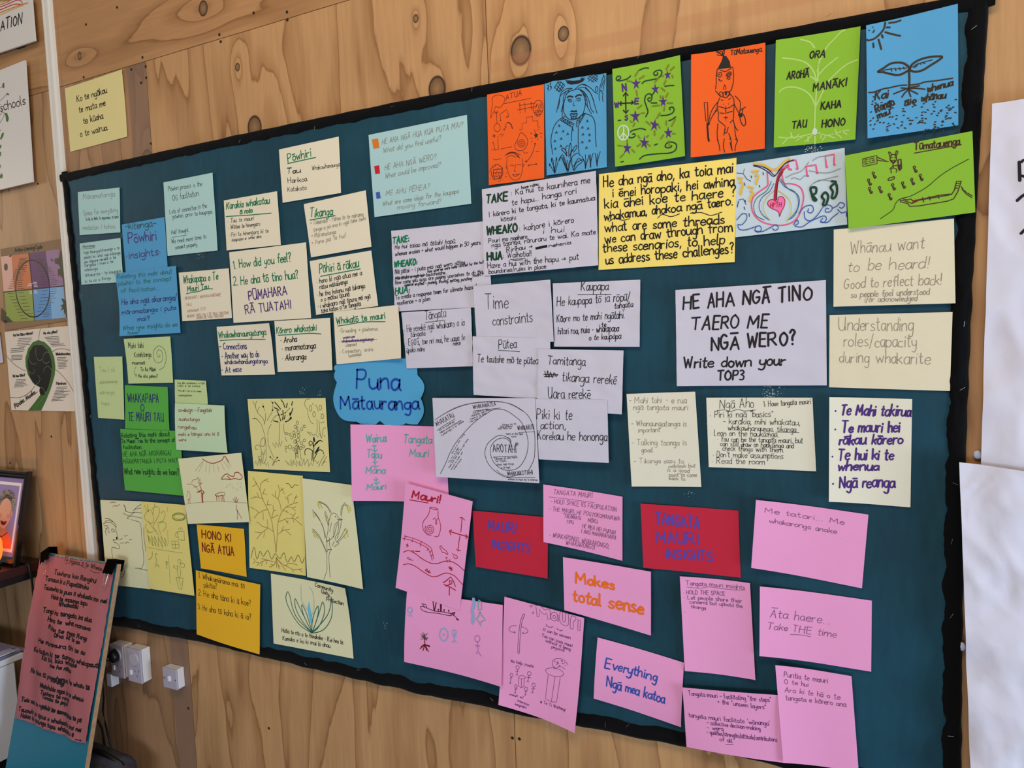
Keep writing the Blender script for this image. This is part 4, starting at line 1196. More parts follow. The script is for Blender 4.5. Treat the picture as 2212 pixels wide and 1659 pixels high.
D k 1.2|1185 172 1120 185 1090 250 1110 310 1145 360 1150 440 1170 510 1200 570 1240 598;1300 515 1305 650 1300 760;1340 545 1345 650 1355 750 1380 840;1355 580 1400 578 1425 555;1275 270 1310 330 1325 385;1225 245 1240 275;1130 730 1200 800;1150 735 1210 760 1245 800 1265 770
L k 1.2|1280 765 1315 830 1345 760 1380 845 1400 760;1400 760 1400 700 1430 660 1455 670
E k 1.3|1195 330 20 50;1360 320 22 42;1253 435 22 45;1395 468 22 42
E k 1.3|970 580 18 28;935 650 18 30;960 670 16 28;1085 640 22 22;1040 690 22 26;910 750 20 32;980 740 22 24;920 800 18 34;990 800 20 32;780 765 26 18;840 775 20 18;870 830 15 26;980 870 24 34;925 900 18 34;1090 880 20 26;1040 925 20 24;1070 985 22 24;1025 1010 20 28;905 1030 20 26;840 990 32 34;775 1000 18 22;950 1000 22 36;960 1080 14 30
D k 1.3|940 1200 940 1100 960 980 940 860;980 1180 975 1060 990 960;1035 1220 1015 1080 990 960;930 980 930 1100 970 1170;775 1020 770 1060 785 1085;955 900 985 1000 960 1100
D k 2.2|1240 1230 1235 1150 1250 1020 1240 920 1245 830;1215 1230 1220 1120 1230 1050;1250 980 1300 910 1360 880 1395 900;1250 1190 1290 1120 1340 990;1240 990 1225 920 1190 890 1165 930 1190 970 1205 940;1230 1070 1190 1030 1130 1020 1095 1060 1100 1130;1300 1080 1350 1040 1400 1060 1415 1110
D k 4|1250 830 1265 900;1270 950 1330 890;1270 1100 1330 1000
L k 1.2|240 1280 260 1230 290 1320 310 1170 340 1310 350 1180;410 1260 440 1310 460 1240 480 1330;540 920 595 1010 600 900 645 995 660 890 680 980 710 890;760 1220 820 1310 800 1250 870 1320 850 1200 900 1310 895 1210 960 1330 950 1220 1010 1320 1000 1230 1040 1320 1080 1180 1090 1310 1150 1190 1160 1330 1200 1250 1225 1320 1260 1200 1310 1280 1330 1230;1330 1330 1380 1210 1430 1130;1385 1310 1430 1210 1470 1150;1400 1280 1440 1230 1470 1250
D k 1.3|385 830 345 890 335 950 370 980 410 960 415 890 385 830;335 990 300 955 255 980 255 1030 290 1030;340 985 355 1080 350 1180 370 1250;370 1080 400 1120 420 1060 400 1040;355 1250 310 1180 300 1150 340 1150;380 1080 385 1200 365 1280;540 1300 565 1230 500 1160;555 1310 580 1230 625 1170;570 1260 610 1235 655 1220
O k|505 1162 14 10;625 1172 14 12;655 1222 12 10
P pale2;3|385 991 521 978 539 1127.7 406 1131.7|w=.0006|cream drawing in red pen of a sun, rain cloud, tree and hut|drawing
Z 380 960 420 2111
D rb 2.6|290 158 340 190 400 205 460 190 505 165 530 128 575 190
L rb .9|300 180 250 300;285 190 210 290;330 205 325 300;370 215 360 310;410 220 415 300;450 215 470 300;490 200 530 280;520 180 580 265;545 160 600 240;540 150 580 215
D rb 2.6|495 375 530 330 560 320 590 340 630 345 640 310 680 305 720 350 700 380 640 370 590 380 540 375 495 375;560 345 590 375
H gy 1|22 540 410 715 500 7
D rb 2.6|275 510 285 570 285 630;300 510 290 570 295 630;230 520 260 505 290 500 310 530;250 520 275 490 260 440 280 420;280 530 285 630;290 530 292 630
D rb 1.5|125 430 180 435 215 460 240 450;170 415 190 385 220 380 245 355 240 390;240 420 265 370;250 430 270 395;225 470 245 500;190 460 225 465;120 570 130 505 155 545 150 590 125 595;135 595 135 640;150 595 155 640
L rb 2|425 545 480 520 530 520 530 550 480 560 430 555 425 545;440 560 445 610;465 575 470 610;490 570 495 615;520 560 525 625;430 545 450 570 500 550;505 560 510 620
D rb 2|620 590 645 630;640 570 650 630;660 570 655 630;680 590 660 635;655 655 660 700 690 760 715 805;660 700 670 760 665 815
D gy 1|105 650 200 635 400 620 550 618 650 630 790 635
P pale3;0|535.6 1017 654 1028 661 1244 539 1226.6|w=.0006 l=.003|yellow drawing of a bare brown tree with roots and a bird|drawing
Z 380 960 420 2111
D br 1.6|1085 1170 1070 1000 1055 920 1040 830 1010 740 980 670 940 590 915 500 870 420 840 360;1090 1170 1100 1000 1110 850 1130 780 1160 720 1220 665 1320 630
L br 1.5|915 490 920 430 960 390 1005 370;960 390 1010 405;875 430 830 460;880 430 865 405;940 540 970 480;945 530 990 545;950 590 880 570 815 585;900 575 880 520;860 570 850 560;990 660 1005 600;990 655 1035 655;1000 705 940 720 890 750 850 800;900 740 870 710 800 675;945 730 950 815;1040 800 1060 720 1085 715;1060 720 1055 665;1045 800 1110 765;1060 945 1000 905 940 890 880 840;1000 905 990 815;1000 910 930 960 880 1025;930 960 855 950;960 945 955 1010
L br 1.5|1145 715 1130 640 1110 590 1130 510 1110 440;1130 510 1170 475;1150 500 1140 470;1160 490 1175 535;1110 595 1040 540;1080 565 1080 505;1200 680 1250 680 1300 720;1270 690 1305 675;1170 715 1225 745;1200 725 1215 720;1220 640 1215 560 1260 535;1220 600 1185 570;1280 630 1310 545;1290 580 1320 570;1120 840 1200 805 1280 800 1370 880;1260 800 1300 745;1275 770 1240 755;1190 820 1220 860;1200 845 1220 830;1300 805 1335 785;1270 800 1285 850;1110 975 1170 930 1235 920;1150 940 1170 885;1190 930 1250 985
D k 1.6|1200 425 1230 430 1258 470 1290 440 1325 445
D db 1.6|815 1235 850 1115 880 1245 915 1160 950 1215 1000 1150 1040 1245 1080 1185 1130 1240 1175 1175 1210 1280 1255 1220 1285 1275 1330 1200 1370 1290 1395 1225
D br 1.6|1090 1220 1085 1280 1050 1320 1015 1330;1090 1220 1095 1340;1095 1230 1120 1350;1100 1240 1150 1310 1195 1370;1095 1240 1160 1300 1220 1330 1280 1360 1370 1350;1080 1280 1000 1260 940 1270 880 1315;1000 1255 930 1240;990 1270 980 1300;940 1275 930 1320;840 1290 860 1265 845 1240;870 1280 900 1285;1180 1320 1240 1290 1320 1310;1260 1350 1280 1390;1340 1360 1375 1385;1060 1310 1030 1300;1105 1300 1130 1330
P pale2;1|652.6 1033 759 1047.5 784 1273 663.5 1246.5|w=.0006 br=.004|cream drawing of a bird perched in a yellow-tipped tree|drawing
Z 380 960 420 2111
L yo 3.6|1540 640 1560 690;1570 650 1590 690;1490 740 1500 790;1510 750 1520 780;1625 770 1635 830;1860 680 1880 740;1890 680 1895 720;1490 950 1510 1010;1520 980 1540 1020;1850 940 1870 1000;1830 1000 1840 1020;1550 630 1575 640;1840 650 1870 690;1830 930 1850 920;1485 920 1510 935;1545 660 1560 620
D k 1.3|1680 770 1710 745 1750 765 1770 800 1810 815;1680 770 1660 850 1650 950 1635 1040 1680 1030 1720 980 1740 900 1765 840 1775 815 1810 815;1755 840 1730 870 1715 930 1715 1010;1690 850 1670 950;1750 810 1790 825 1805 815
O k|1735 785 6 6
D k 1.3|1480 710 1540 780 1590 880 1630 1010 1640 1050;1490 720 1560 820 1600 900 1620 1020;1540 620 1610 650 1650 690 1680 750;1560 615 1640 665 1690 740;1840 630 1800 680 1790 770;1880 670 1840 655 1810 690 1800 790;1620 720 1650 800 1665 870;1615 740 1640 820 1655 890;1485 920 1550 980 1600 1080 1640 1170;1480 940 1530 975 1580 1050 1640 1190;1870 930 1820 1000 1755 1070;1840 910 1800 990 1745 1060;1770 850 1760 950 1730 1010 1740 1050;1800 830 1780 930 1750 1020
L k 1.3|1640 1050 1640 1140 1690 1140;1665 1010 1668 1100 1690 1140;1630 1060 1680 1030;1700 1100 1720 1050;1745 1060 1775 1075 1720 1110
D k 1.3|1640 1185 1640 1290 1640 1370 1605 1465;1690 1140 1665 1190 1665 1300 1675 1445;1640 1170 1660 1140 1690 1140
P gold;0|424.8 1132.7 526.8 1142.5 532.8 1246 434 1227.6|w=.0006 l=.003|golden card with dark red capitals HONO KI NGĀ ATUA
Z 380 960 420 2111
T dr 3.6|HONO KI|285 1014 605 1058 86
T dr 3.6|NGĀ ATUA|290 1162 635 1212 88
P gold;3|422.9 1231.7 562 1262.8 560.7 1413.7 424.9 1370|w=.0006 m=.004|golden sheet of three numbered questions hanging over the lower border
Z 400 1110 400 2011
T k 1.9|1. Whakamārama mai tō|150 695 645 812 58
T k 1.8|pikitia?|205 797 350 817 56
T k 1.9|2. He aha tāna ki ā koe?|145 882 715 1005 64
T k 1.9|3. He aha tō koha ki ā ia?|140 1035 715 1152 64
P pale2;0|585 1239 745 1271 763.6 1423 591 1390|w=.0006 tr=.010|pale sheet with a drawn flax plant in green, words Community unity protection|drawing
Z 400 1110 400 2011
F lb|1380 1250 1340 1100 1330 1020 1345 945 1365 1050 1380 1120
D tg 2.4|1370 1290 1260 1220 1180 1120 1110 980 1095 900 1115 845 1140 900 1170 1030 1230 1150 1375 1290;1375 1290 1270 1160 1200 1020 1195 920 1230 990 1280 1090 1375 1285;1378 1288 1310 1150 1275 1060 1268 985 1310 1060 1350 1180 1378 1285;1378 1288 1380 1180 1410 1060 1445 1000 1445 1080 1420 1180 1380 1288;1380 1288 1420 1180 1460 1060 1495 955 1515 1050 1490 1150 1440 1240 1380 1290;1380 1292 1450 1220 1540 1110 1580 1000 1585 900 1600 1020 1580 1150 1500 1260 1380 1292
D t 1.4|1260 770 1260 860 1270 950 1330 1045;1350 795 1385 850 1400 950 1395 1050 1370 1110
T k 2|Community|1410 785 1605 850 44
T k 2|Unity,|1480 857 1570 892 40
T k 2|Protection|1535 942 1720 992 44
T k 1.8|Hutia te rito o te Harakeke - Kei hea te|1050 1282 1715 1417 46
T k 1.8|Komako e ko ki mai ki ahau|1060 1368 1575 1452 46
P pale2;1|216.8 1080 305.6 1083 324 1272.8 230 1262|w=.0006|cream drawing of a face in profile speaking beside a tree, behind the red cloth board|drawing
Z 200 1060 230 1122
D k 1.8|110 350 150 335 200 340 245 380;130 290 170 295 210 320 245 360 250 385;245 380 250 430 265 480 268 510 230 520 215 515 235 550;235 545 260 555 285 590 270 612 205 600 212 710;200 410 220 405 235 425 210 435 200 410;130 330 160 310 220 330;120 370 160 370 150 400 130 390;150 400 135 430 150 470;170 390 165 430 180 440;140 290 180 300
D k 1.6|185 130 210 115 215 125 245 120;215 165 245 155 250 165 285 145;285 520 315 500;290 552 330 550;330 475 350 478 370 468;345 545 350 555 365 540 385 550;390 520 405 512 415 515
O k|255 497 8 14
D k 3|330 150 345 180 350 210
D k 1.6|320 235 380 265 430 270 525 290;345 215 400 230 450 225 520 235;365 290 400 260 440 230;410 305 460 320 500 340 515 420 520 520 535 650 540 750 520 810;450 815 520 820;500 825 580 840;430 210 470 170 510 145;440 200 490 185 510 185;365 290 385 300;545 350 540 420 545 520 565 640
S k 1.5|290 860 24 1.2
D k 1.8|300 795 330 820 335 870 310 910 275 910
P pale3;2|305 1083 400 1091 420 1287 323.6 1271.6|w=.0006|yellow drawing in green pen of carrots, a mug, a window and a potted plant|drawing
Z 200 1060 230 1122
D pg 1.4|560 240 550 290 600 340 640 330 640 270 610 200 560 240;640 250 640 190 670 165 705 190 700 250 660 330;720 240 750 215 765 260 740 320 700 330;570 350 560 390 600 440 640 430;660 330 640 380 680 430;700 340 760 330 775 380 740 430;545 150 570 200 590 225;580 145 590 220;650 140 660 180;630 180 640 200;590 320 640 400 700 470;690 330 700 400 720 460
L pg 1.6|580 460 600 560 590 470 640 590 620 470 670 590 650 470 700 600 690 480 740 610 720 470 770 590 760 490 790 580;570 430 590 450 580 410 600 440
E pg 2.6|910 275 70 40
E pg 2|912 275 58 26
L pg 1.5|895 430 905 515 968 525 965 425 895 430;905 410 910 390;925 415 930 385;945 410 945 390;835 530 905 530 915 605 840 605 835 530;868 530 875 605;838 565 910 568;880 915 955 922 940 1040 910 1030 880 915
D pg 1.5|895 440 875 450 880 485 905 490;905 920 895 850 890 820;915 920 930 860 915 800;880 820 850 800 870 790;900 830 890 790 905 800;920 790 940 760 970 780 960 810 930 800;905 770 900 730 930 730 925 770;910 930 930 1000
L pg 1|580 597 700 620 950 657;800 680 820 980;790 170 790 220;790 420 800 560
D pg 1.8|665 690 680 770;660 800 690 780 700 810;670 780 660 760;775 740 785 820;770 760 800 750;780 780 795 770;630 640 625 700 585 730;660 680 670 660 680 680
P pink;4|879 1279 1086 1307 1083 1484 873 1429.8|w=.0006 l=.005 mv=.004 br=.010|pink drawing of a canoe with paddlers, a rooted tree and pale stick figures|drawing
Z 860 1270 420 2111
D mr 2|245 200 260 240 330 265 430 275 500 290 570 300 600 280 620 265;245 200 290 205 330 225 400 250 480 260 560 275 600 280;260 165 290 215;265 175 300 180 310 220;570 290 590 270 615 268 600 300
D mr 3|380 145 392 250;415 155 395 250;460 175 462 250;470 180 468 250
O mr|438 235 8 10;500 240 8 10;550 245 8 10
L mr 2|438 240 440 260;500 245 502 265;550 250 555 275;600 290 640 330
F mr|630 325 660 340 655 357 635 345
D dr 2.6|288 530 290 600 295 640;255 530 320 545;260 510 310 560;290 500 285 560;240 660 290 620 340 640;250 640 290 610;270 680 290 620;310 680 292 620;330 690 300 630;345 630 295 615
D tg 1.8|270 480 280 520;250 500 280 530;320 490 290 530;325 545 290 540;250 560 280 545;310 570 290 550
E pb 3|497 507 45 68;612 480 20 25;130 240 25 30
O pb|497 507 10 14
L pb 2.6|612 505 615 570;590 520 635 525;615 570 590 590;615 570 635 590;130 270 150 310;110 300 145 300
L t 2.6|875 130 905 150 910 230 870 235 875 130;890 255 910 300 948 345 905 365 895 415 880 370 850 340 875 310 890 255
D pb 9|820 120 825 180 805 240 815 300 810 380
E vi 1.7|862 550 28 35
L vi 1.7|865 590 870 690;840 625 890 630;870 690 850 712;870 690 905 740
P pink;3|1089.8 1289 1262 1335 1241 1584 1076.5 1522.7|w=.0006 bl=.008 br=.014|pink drawing headed Mauri in outlined letters, with a tall staff and stick people|drawing
Z 860 1270 420 2111
L dp 1.2|1510 310 1495 190 1545 190 1590 240 1625 230 1650 240 1655 330 1625 345 1615 270 1590 290 1560 270 1535 230 1530 315 1510 310;1955 345 1980 350 1975 465 1950 460 1955 345
E dp 1.2|1695 310 38 48;1695 315 14 18
D dp 1.2|1760 260 1755 350 1790 400 1845 405 1850 290 1820 280 1815 360 1790 360 1785 270 1760 260;1880 310 1870 430 1900 440 1905 370 1930 345 1925 315 1880 310;1735 290 1745 360 1725 350;1430 195 1445 210 1460 190 1445 188 1432 190;1453 265 1465 280 1475 262 1463 258
D dp 1.3|1360 285 1330 360 1310 500 1300 690 1318 695 1325 530 1345 370 1375 295 1360 285;1285 408 1230 415 1205 445 1225 475 1270 482;1340 420 1390 440 1410 470 1390 490 1350 490;1605 395 1640 425 1685 420;1720 435 1755 460 1790 458
L dp 1.2|1260 470 1275 482 1262 492;1362 480 1348 490 1360 498;1615 405 1610 418;1635 420 1633 432;1660 422 1662 435;1735 445 1730 456;1765 460 1765 472
T dp 1.2|· It can be unseen|1545 457 1870 557 36
T dp 1.2|· You can pass mauri|1535 520 1890 642 38
T dp 1.2|without it being|1600 585 1870 682 34
T dp 1.2|physical|1665 652 1805 690 32
T dp 1.2|We help create|1220 805 1470 865 36
E dp 1.2|1298 865 18 20;1425 930 20 22;1232 945 15 18;1280 1068 14 17;1390 1095 17 20;1472 1055 18 22
L dp 1.2|1298 885 1292 930 1280 950;1292 930 1302 950;1275 905 1310 905;1422 952 1412 1000 1400 1020;1412 1000 1416 1025;1400 970 1440 975;1228 963 1220 1020 1212 1040;1220 1020 1225 1040;1215 980 1240 975;1280 1085 1272 1130 1262 1145;1272 1130 1280 1145;1265 1100 1295 1095;1388 1115 1382 1150 1375 1165;1382 1150 1388 1168;1370 1125 1405 1128;1470 1077 1462 1125 1450 1140;1462 1125 1466 1145;1450 1095 1488 1095
E dp 1.2|1345 970 38 18;1700 915 100 44 12
L dp 1.2|1312 975 1308 1060 1335 1085 1365 1070 1372 985;1340 990 1338 1080;1630 945 1600 1200 1660 1235 1720 1240 1760 975;1705 965 1665 1230
D dp 1.2|1700 880 1675 830 1690 780 1750 765 1810 790 1845 835;1720 870 1760 850 1815 885;1695 850 1712 878
H dp 1.6|16 1690 785 1820 850 7
T dp 1.2|mauri w/|1210 1165 1360 1202 28
T dp 1.2|intention|1295 1232 1420 1282 28
T dp 1.2|kaupapa|1270 1272 1390 1307 28
T dp 1.2|@ Te Ti Waitangi|1545 1247 1815 1337 34
'''
# ---------------------------------------------------------------- the plywood wall
def plywood(name, seed, base, dark, horiz=False, knots=(), stain=None):
    m, nt, b = nodes_of(name)
    L = nt.links.new
    b.inputs['Roughness'].default_value = .55
    b.inputs['Specular IOR Level'].default_value = .3
    tc = N(nt, 'ShaderNodeTexCoord')
    src = N(nt, 'ShaderNodeNewGeometry').outputs['Position']
    sc = (1.0, 1.0, 5.2) if horiz else (5.2, 1.0, 1.0)
    mp = N(nt, 'ShaderNodeMapping'); mp.inputs['Scale'].default_value = sc; mp.inputs['Location'].default_value = (seed * 3.7, 0, seed * 1.9)
    L(src, mp.inputs['Vector'])
    wob = N(nt, 'ShaderNodeTexNoise', i_Scale=26.0, i_Detail=3.0)
    mp2 = N(nt, 'ShaderNodeMapping'); mp2.inputs['Scale'].default_value = (1.0, 1, .16) if not horiz else (.16, 1, 1)
    L(src, mp2.inputs['Vector']); L(mp2.outputs['Vector'], wob.inputs['Vector'])
    n1 = N(nt, 'ShaderNodeTexNoise', i_Scale=.95, i_Detail=2.4, i_Roughness=.46, i_Distortion=.55)
    L(mp.outputs['Vector'], n1.inputs['Vector'])
    acc = N(nt, 'ShaderNodeMath', operation='MULTIPLY'); acc.inputs[1].default_value = 6.0 if not horiz else 4.2
    L(n1.outputs['Fac'], acc.inputs[0])
    cur = acc.outputs[0]
    a2 = N(nt, 'ShaderNodeMath', operation='MULTIPLY_ADD'); a2.inputs[1].default_value = .40
    L(wob.outputs['Fac'], a2.inputs[0]); L(cur, a2.inputs[2]); cur = a2.outputs[0]
    kmask = None
    for kx, kz, kr in knots:
        d = N(nt, 'ShaderNodeVectorMath', operation='SUBTRACT'); d.inputs[1].default_value = (kx, 0, kz)
        L(src, d.inputs[0])
        dm = N(nt, 'ShaderNodeVectorMath', operation='MULTIPLY'); dm.inputs[1].default_value = (1.0, 0, .42) if not horiz else (.42, 0, 1)
        L(d.outputs[0], dm.inputs[0])
        ln = N(nt, 'ShaderNodeVectorMath', operation='LENGTH'); L(dm.outputs[0], ln.inputs[0])
        sw = N(nt, 'ShaderNodeMath', operation='MULTIPLY'); sw.inputs[1].default_value = -1.0 / (kr * 2.6); L(ln.outputs['Value'], sw.inputs[0])
        ex = N(nt, 'ShaderNodeMath', operation='EXPONENT'); L(sw.outputs[0], ex.inputs[0])
        ml = N(nt, 'ShaderNodeMath', operation='MULTIPLY_ADD'); ml.inputs[1].default_value = 2.4
        L(ex.outputs[0], ml.inputs[0]); L(cur, ml.inputs[2]); cur = ml.outputs[0]
        ln2 = N(nt, 'ShaderNodeVectorMath', operation='MULTIPLY'); ln2.inputs[1].default_value = (1, 0, .78); L(d.outputs[0], ln2.inputs[0])
        ll = N(nt, 'ShaderNodeVectorMath', operation='LENGTH'); L(ln2.outputs[0], ll.inputs[0])
        dv = N(nt, 'ShaderNodeMath', operation='DIVIDE'); dv.inputs[1].default_value = kr; L(ll.outputs['Value'], dv.inputs[0])
        if kmask is None: kmask = dv.outputs[0]
        else:
            mn = N(nt, 'ShaderNodeMath', operation='MINIMUM'); L(kmask, mn.inputs[0]); L(dv.outputs[0], mn.inputs[1]); kmask = mn.outputs[0]
    fr = N(nt, 'ShaderNodeMath', operation='FRACT'); L(cur, fr.inputs[0])
    rp = N(nt, 'ShaderNodeValToRGB'); e = rp.color_ramp.elements
    B, Dk = lin(base), lin(dark)
    mid = tuple(x * .55 + y * .45 for x, y in zip(B, Dk))
    e[0].position = 0.0; e[0].color = mid + (1,)
    e[1].position = 1.0; e[1].color = Dk + (1,)
    for p, c in ((.04, B), (.50, tuple(x * .985 for x in B)), (.74, tuple(x * .7 + y * .3 for x, y in zip(B, Dk))), (.90, mid)):
        q = e.new(p); q.color = c + (1,)
    L(fr.outputs[0], rp.inputs['Fac'])
    # fine fibres along the grain
    fib = N(nt, 'ShaderNodeTexNoise', i_Scale=90.0, i_Detail=4.0, i_Roughness=.6)
    mp3 = N(nt, 'ShaderNodeMapping'); mp3.inputs['Scale'].default_value = (1.0, 1, .06) if not horiz else (.06, 1, 1)
    L(src, mp3.inputs['Vector']); L(mp3.outputs['Vector'], fib.inputs['Vector'])
    pat = N(nt, 'ShaderNodeTexNoise', i_Scale=2.2, i_Detail=3.0); L(src, pat.inputs['Vector'])
    mr = N(nt, 'ShaderNodeMapRange'); mr.inputs['From Min'].default_value = .25; mr.inputs['From Max'].default_value = .75; mr.inputs['To Min'].default_value = .86; mr.inputs['To Max'].default_value = 1.08
    L(fib.outputs['Fac'], mr.inputs['Value'])
    mr2 = N(nt, 'ShaderNodeMapRange'); mr2.inputs['From Min'].default_value = .3; mr2.inputs['From Max'].default_value = .7; mr2.inputs['To Min'].default_value = .92; mr2.inputs['To Max'].default_value = 1.05
    L(pat.outputs['Fac'], mr2.inputs['Value'])
    mm = N(nt, 'ShaderNodeMath', operation='MULTIPLY'); L(mr.outputs[0], mm.inputs[0]); L(mr2.outputs[0], mm.inputs[1])
    vm = N(nt, 'ShaderNodeVectorMath', operation='SCALE'); L(rp.outputs['Color'], vm.inputs[0]); L(mm.outputs[0], vm.inputs['Scale'])
    out = vm.outputs[0]
    if kmask is not None:
        kr_ = N(nt, 'ShaderNodeValToRGB'); ke = kr_.color_ramp.elements
        ke[0].position = 0.0; ke[0].color = lin((150, 116, 78)) + (1,)
        ke[1].position = .82; ke[1].color = lin((112, 82, 56)) + (1,)
        q = ke.new(.9); q.color = lin((52, 34, 26)) + (1,)
        q = ke.new(1.0); q.color = lin((70, 44, 30)) + (1,)
        L(kmask, kr_.inputs['Fac'])
        lt = N(nt, 'ShaderNodeMapRange'); lt.inputs['From Min'].default_value = .98; lt.inputs['From Max'].default_value = 1.12; lt.inputs['To Min'].default_value = 1; lt.inputs['To Max'].default_value = 0
        L(kmask, lt.inputs['Value'])
        mx = N(nt, 'ShaderNodeMix', data_type='RGBA'); L(lt.outputs[0], mx.inputs['Factor']); L(out, mx.inputs['A']); L(kr_.outputs['Color'], mx.inputs['B'])
        out = mx.outputs['Result']
    if stain:                                            # an old dirt line or stained strip with its own edges
        x0, x1, z0, z1, col, amt = stain
        sx = N(nt, 'ShaderNodeSeparateXYZ'); L(src, sx.inputs[0])
        def band(o, a, c):
            p = N(nt, 'ShaderNodeMapRange'); p.inputs['From Min'].default_value = a - .004; p.inputs['From Max'].default_value = a + .004; L(o, p.inputs['Value'])
            q = N(nt, 'ShaderNodeMapRange'); q.inputs['From Min'].default_value = c + .004; q.inputs['From Max'].default_value = c - .004; L(o, q.inputs['Value'])
            t = N(nt, 'ShaderNodeMath', operation='MULTIPLY'); L(p.outputs[0], t.inputs[0]); L(q.outputs[0], t.inputs[1]); return t.outputs[0]
        t = N(nt, 'ShaderNodeMath', operation='MULTIPLY'); L(band(sx.outputs['X'], x0, x1), t.inputs[0]); L(band(sx.outputs['Z'], z0, z1), t.inputs[1])
        t2 = N(nt, 'ShaderNodeMath', operation='MULTIPLY'); t2.inputs[1].default_value = amt; L(t.outputs[0], t2.inputs[0])
        mx = N(nt, 'ShaderNodeMix', data_type='RGBA'); mx.inputs['B'].default_value = lin(col) + (1,)
        L(t2.outputs[0], mx.inputs['Factor']); L(out, mx.inputs['A']); out = mx.outputs['Result']
    L(out, b.inputs['Base Color'])
    bp = N(nt, 'ShaderNodeBump', i_Strength=.12, i_Distance=.002); L(fib.outputs['Fac'], bp.inputs['Height']); L(bp.outputs['Normal'], b.inputs['Normal'])
    return m
def wpt(px, py, h=0.0): return WALL.ab(px, py, h)
wall = tag(MB().box(-6.3, 3.2, .012, .06, 0, 3.3).obj('wall_back', plain('joint_gap', (40, 28, 20), .9)), kind='structure')
kn = lambda *l: [wpt(px, py) + (r,) for px, py, r in l]
PAN = [(-3.66, -2.438, 0, 2.389, 1.0, (186, 146, 104), (142, 102, 66), False, (), None),
       (-2.436, -1.9865, 0, 2.389, 2.3, (172, 132, 96), (132, 98, 68), False, kn((318, 345, .024)), (-2.075, -1.98, 0, 2.39, (128, 102, 88), .65)),
       (-1.9845, -.7945, 0, 2.389, 3.1, (192, 148, 102), (146, 102, 62), False, kn((550, 276, .026), (944, 192, .024), (513, 145, .009), (898, 40, .008)), None),
       (-.7925, .4, 0, 2.389, 4.4, (196, 150, 102), (148, 102, 62), False, kn((1125, 109, .026), (1217, 73, .013)), (-.79, .22, 2.125, 2.155, (176, 118, 80), .35)),
       (-6.25, -3.662, 0, 2.389, 9.2, (186, 146, 104), (142, 102, 66), False, (), None),
       (1.662, 3.15, 0, 2.389, 9.9, (196, 150, 102), (148, 102, 62), False, (), None),
       (.402, 1.66, 0, 2.389, 5.2, (196, 150, 102), (148, 102, 62), False, (), None),
       (-6.25, -2.438, 2.391, 3.28, 6.1, (186, 142, 98), (140, 98, 60), True, (), None),
       (-2.436, -.04, 2.391, 3.28, 7.7, (184, 138, 94), (138, 96, 58), True, kn((439, 18, .017), (172, 121, .010)), None),
       (-.038, 3.15, 2.391, 3.28, 8.3, (196, 150, 102), (148, 102, 62), True, (), None)]
for i, (x0, x1, z0, z1, sd, bc, dc, hz, kk, st) in enumerate(PAN):
    o = MB().box(x0, x1, 0, .012, z0, z1).obj('plywood_panel', plywood('plywood_%d' % i, sd, bc, dc, hz, kk, st), wall)
scr = None
for px, py in ((253, 16), (186, 53), (548, 28), (620, 26), (621, 43), (474, 75), (477, 90), (308, 124), (284, 150), (305, 179), (315, 144), (316, 168), (326, 310), (181, 167), (62, 206), (62, 221), (82, 397), (1107, 1594), (1122, 1596), (407, 1530), (581, 1573), (22, 1000), (111, 943)):
    a, c = wpt(px, py)
    if scr is None:
        mb = MB(); mb.tube([(0, .0005, 0), (0, -.0008, 0)], .0042, 10); mb.tube([(-.003, -.0009, 0), (.003, -.0009, 0)], .0007, 6)
        scr = mb.obj('screw_head', plain('screw', (58, 46, 36), .5, metal=.4)); scr.parent = wall; scr.location = (a, 0, c)
    else:
        k = scr.copy(); COL.objects.link(k); k.parent = wall; k.location = (a, 0, c)
tag(MB().box(-6.3, 3.2, -6.0, .012, -.05, 0).obj('floor', plain('floor_carpet', (112, 104, 98), .95, .1, bump=.6, bscale=300, var=.15)), kind='structure')
# white cover strip on the plywood joint
mb = MB(); n = 10; zz = [.52 + i * (3.28 - .52) / 40 for i in range(41)]
prof = [(-2.462, 0), (-2.461, -.009), (-2.455, -.0125), (-2.449, -.0135), (-2.442, -.0110), (-2.437, -.0135), (-2.424, -.0135), (-2.417, -.009), (-2.4155, 0)]
v = [(x + .0012 * noise.noise(Vector((z * 2, 0, 0))), y, z) for z in zz for x, y in prof]; p = len(prof)
f = [(j * p + i, j * p + i + 1, (j + 1) * p + i + 1, (j + 1) * p + i) for j in range(40) for i in range(p - 1)]
mb.add(v, f); tag(mb.obj('trim_1', plain('trim_white', (226, 222, 214), .45, .35, bump=.1, bscale=40, var=.03)), kind='structure')

# ---------------------------------------------------------------- the big pinboard
BQ = [(-2.416, 2.099), (.212, 2.072), (.176, .548), (-2.376, .540)]     # TL TR BR BL on the wall
def bpt(u, v):
    a = [BQ[0][i] * (1 - u) + BQ[1][i] * u for i in (0, 1)]; c = [BQ[3][i] * (1 - u) + BQ[2][i] * u for i in (0, 1)]
    x, z = a[0] * (1 - v) + c[0] * v, a[1] * (1 - v) + c[1] * v
    bow = math.sin(math.pi * u)
    z += .014 * bow * (1 - v) + .006 * math.sin(9 * u) * v * v
    x += .012 * math.sin(math.pi * v) * (-u)
    return x, z
BF = .0125
def wrinkle(u, v):
    e = min(1, min(u, 1 - u, v * 1.5, (1 - v)) * 14)
    r = .0010 * noise.noise(Vector((u * 9, v * 3, 0)))
    r += .0042 * noise.noise(Vector((u * 5 + v * 6, v * 4 - u * 5, 5))) * max(0, min(1, (u - .45) * 3)) * max(0, min(1, (v - .45) * 3))
    low = max(0, (v - .86) / .14)
    r += .003 * low * math.sin(38 * u + 6 * noise.noise(Vector((u * 4, 0, 2)))) * (.4 + noise.noise(Vector((u * 8, 2, 0))))
    return e * r
board = empty('pinboard', (-1.1, 0, 1.3))
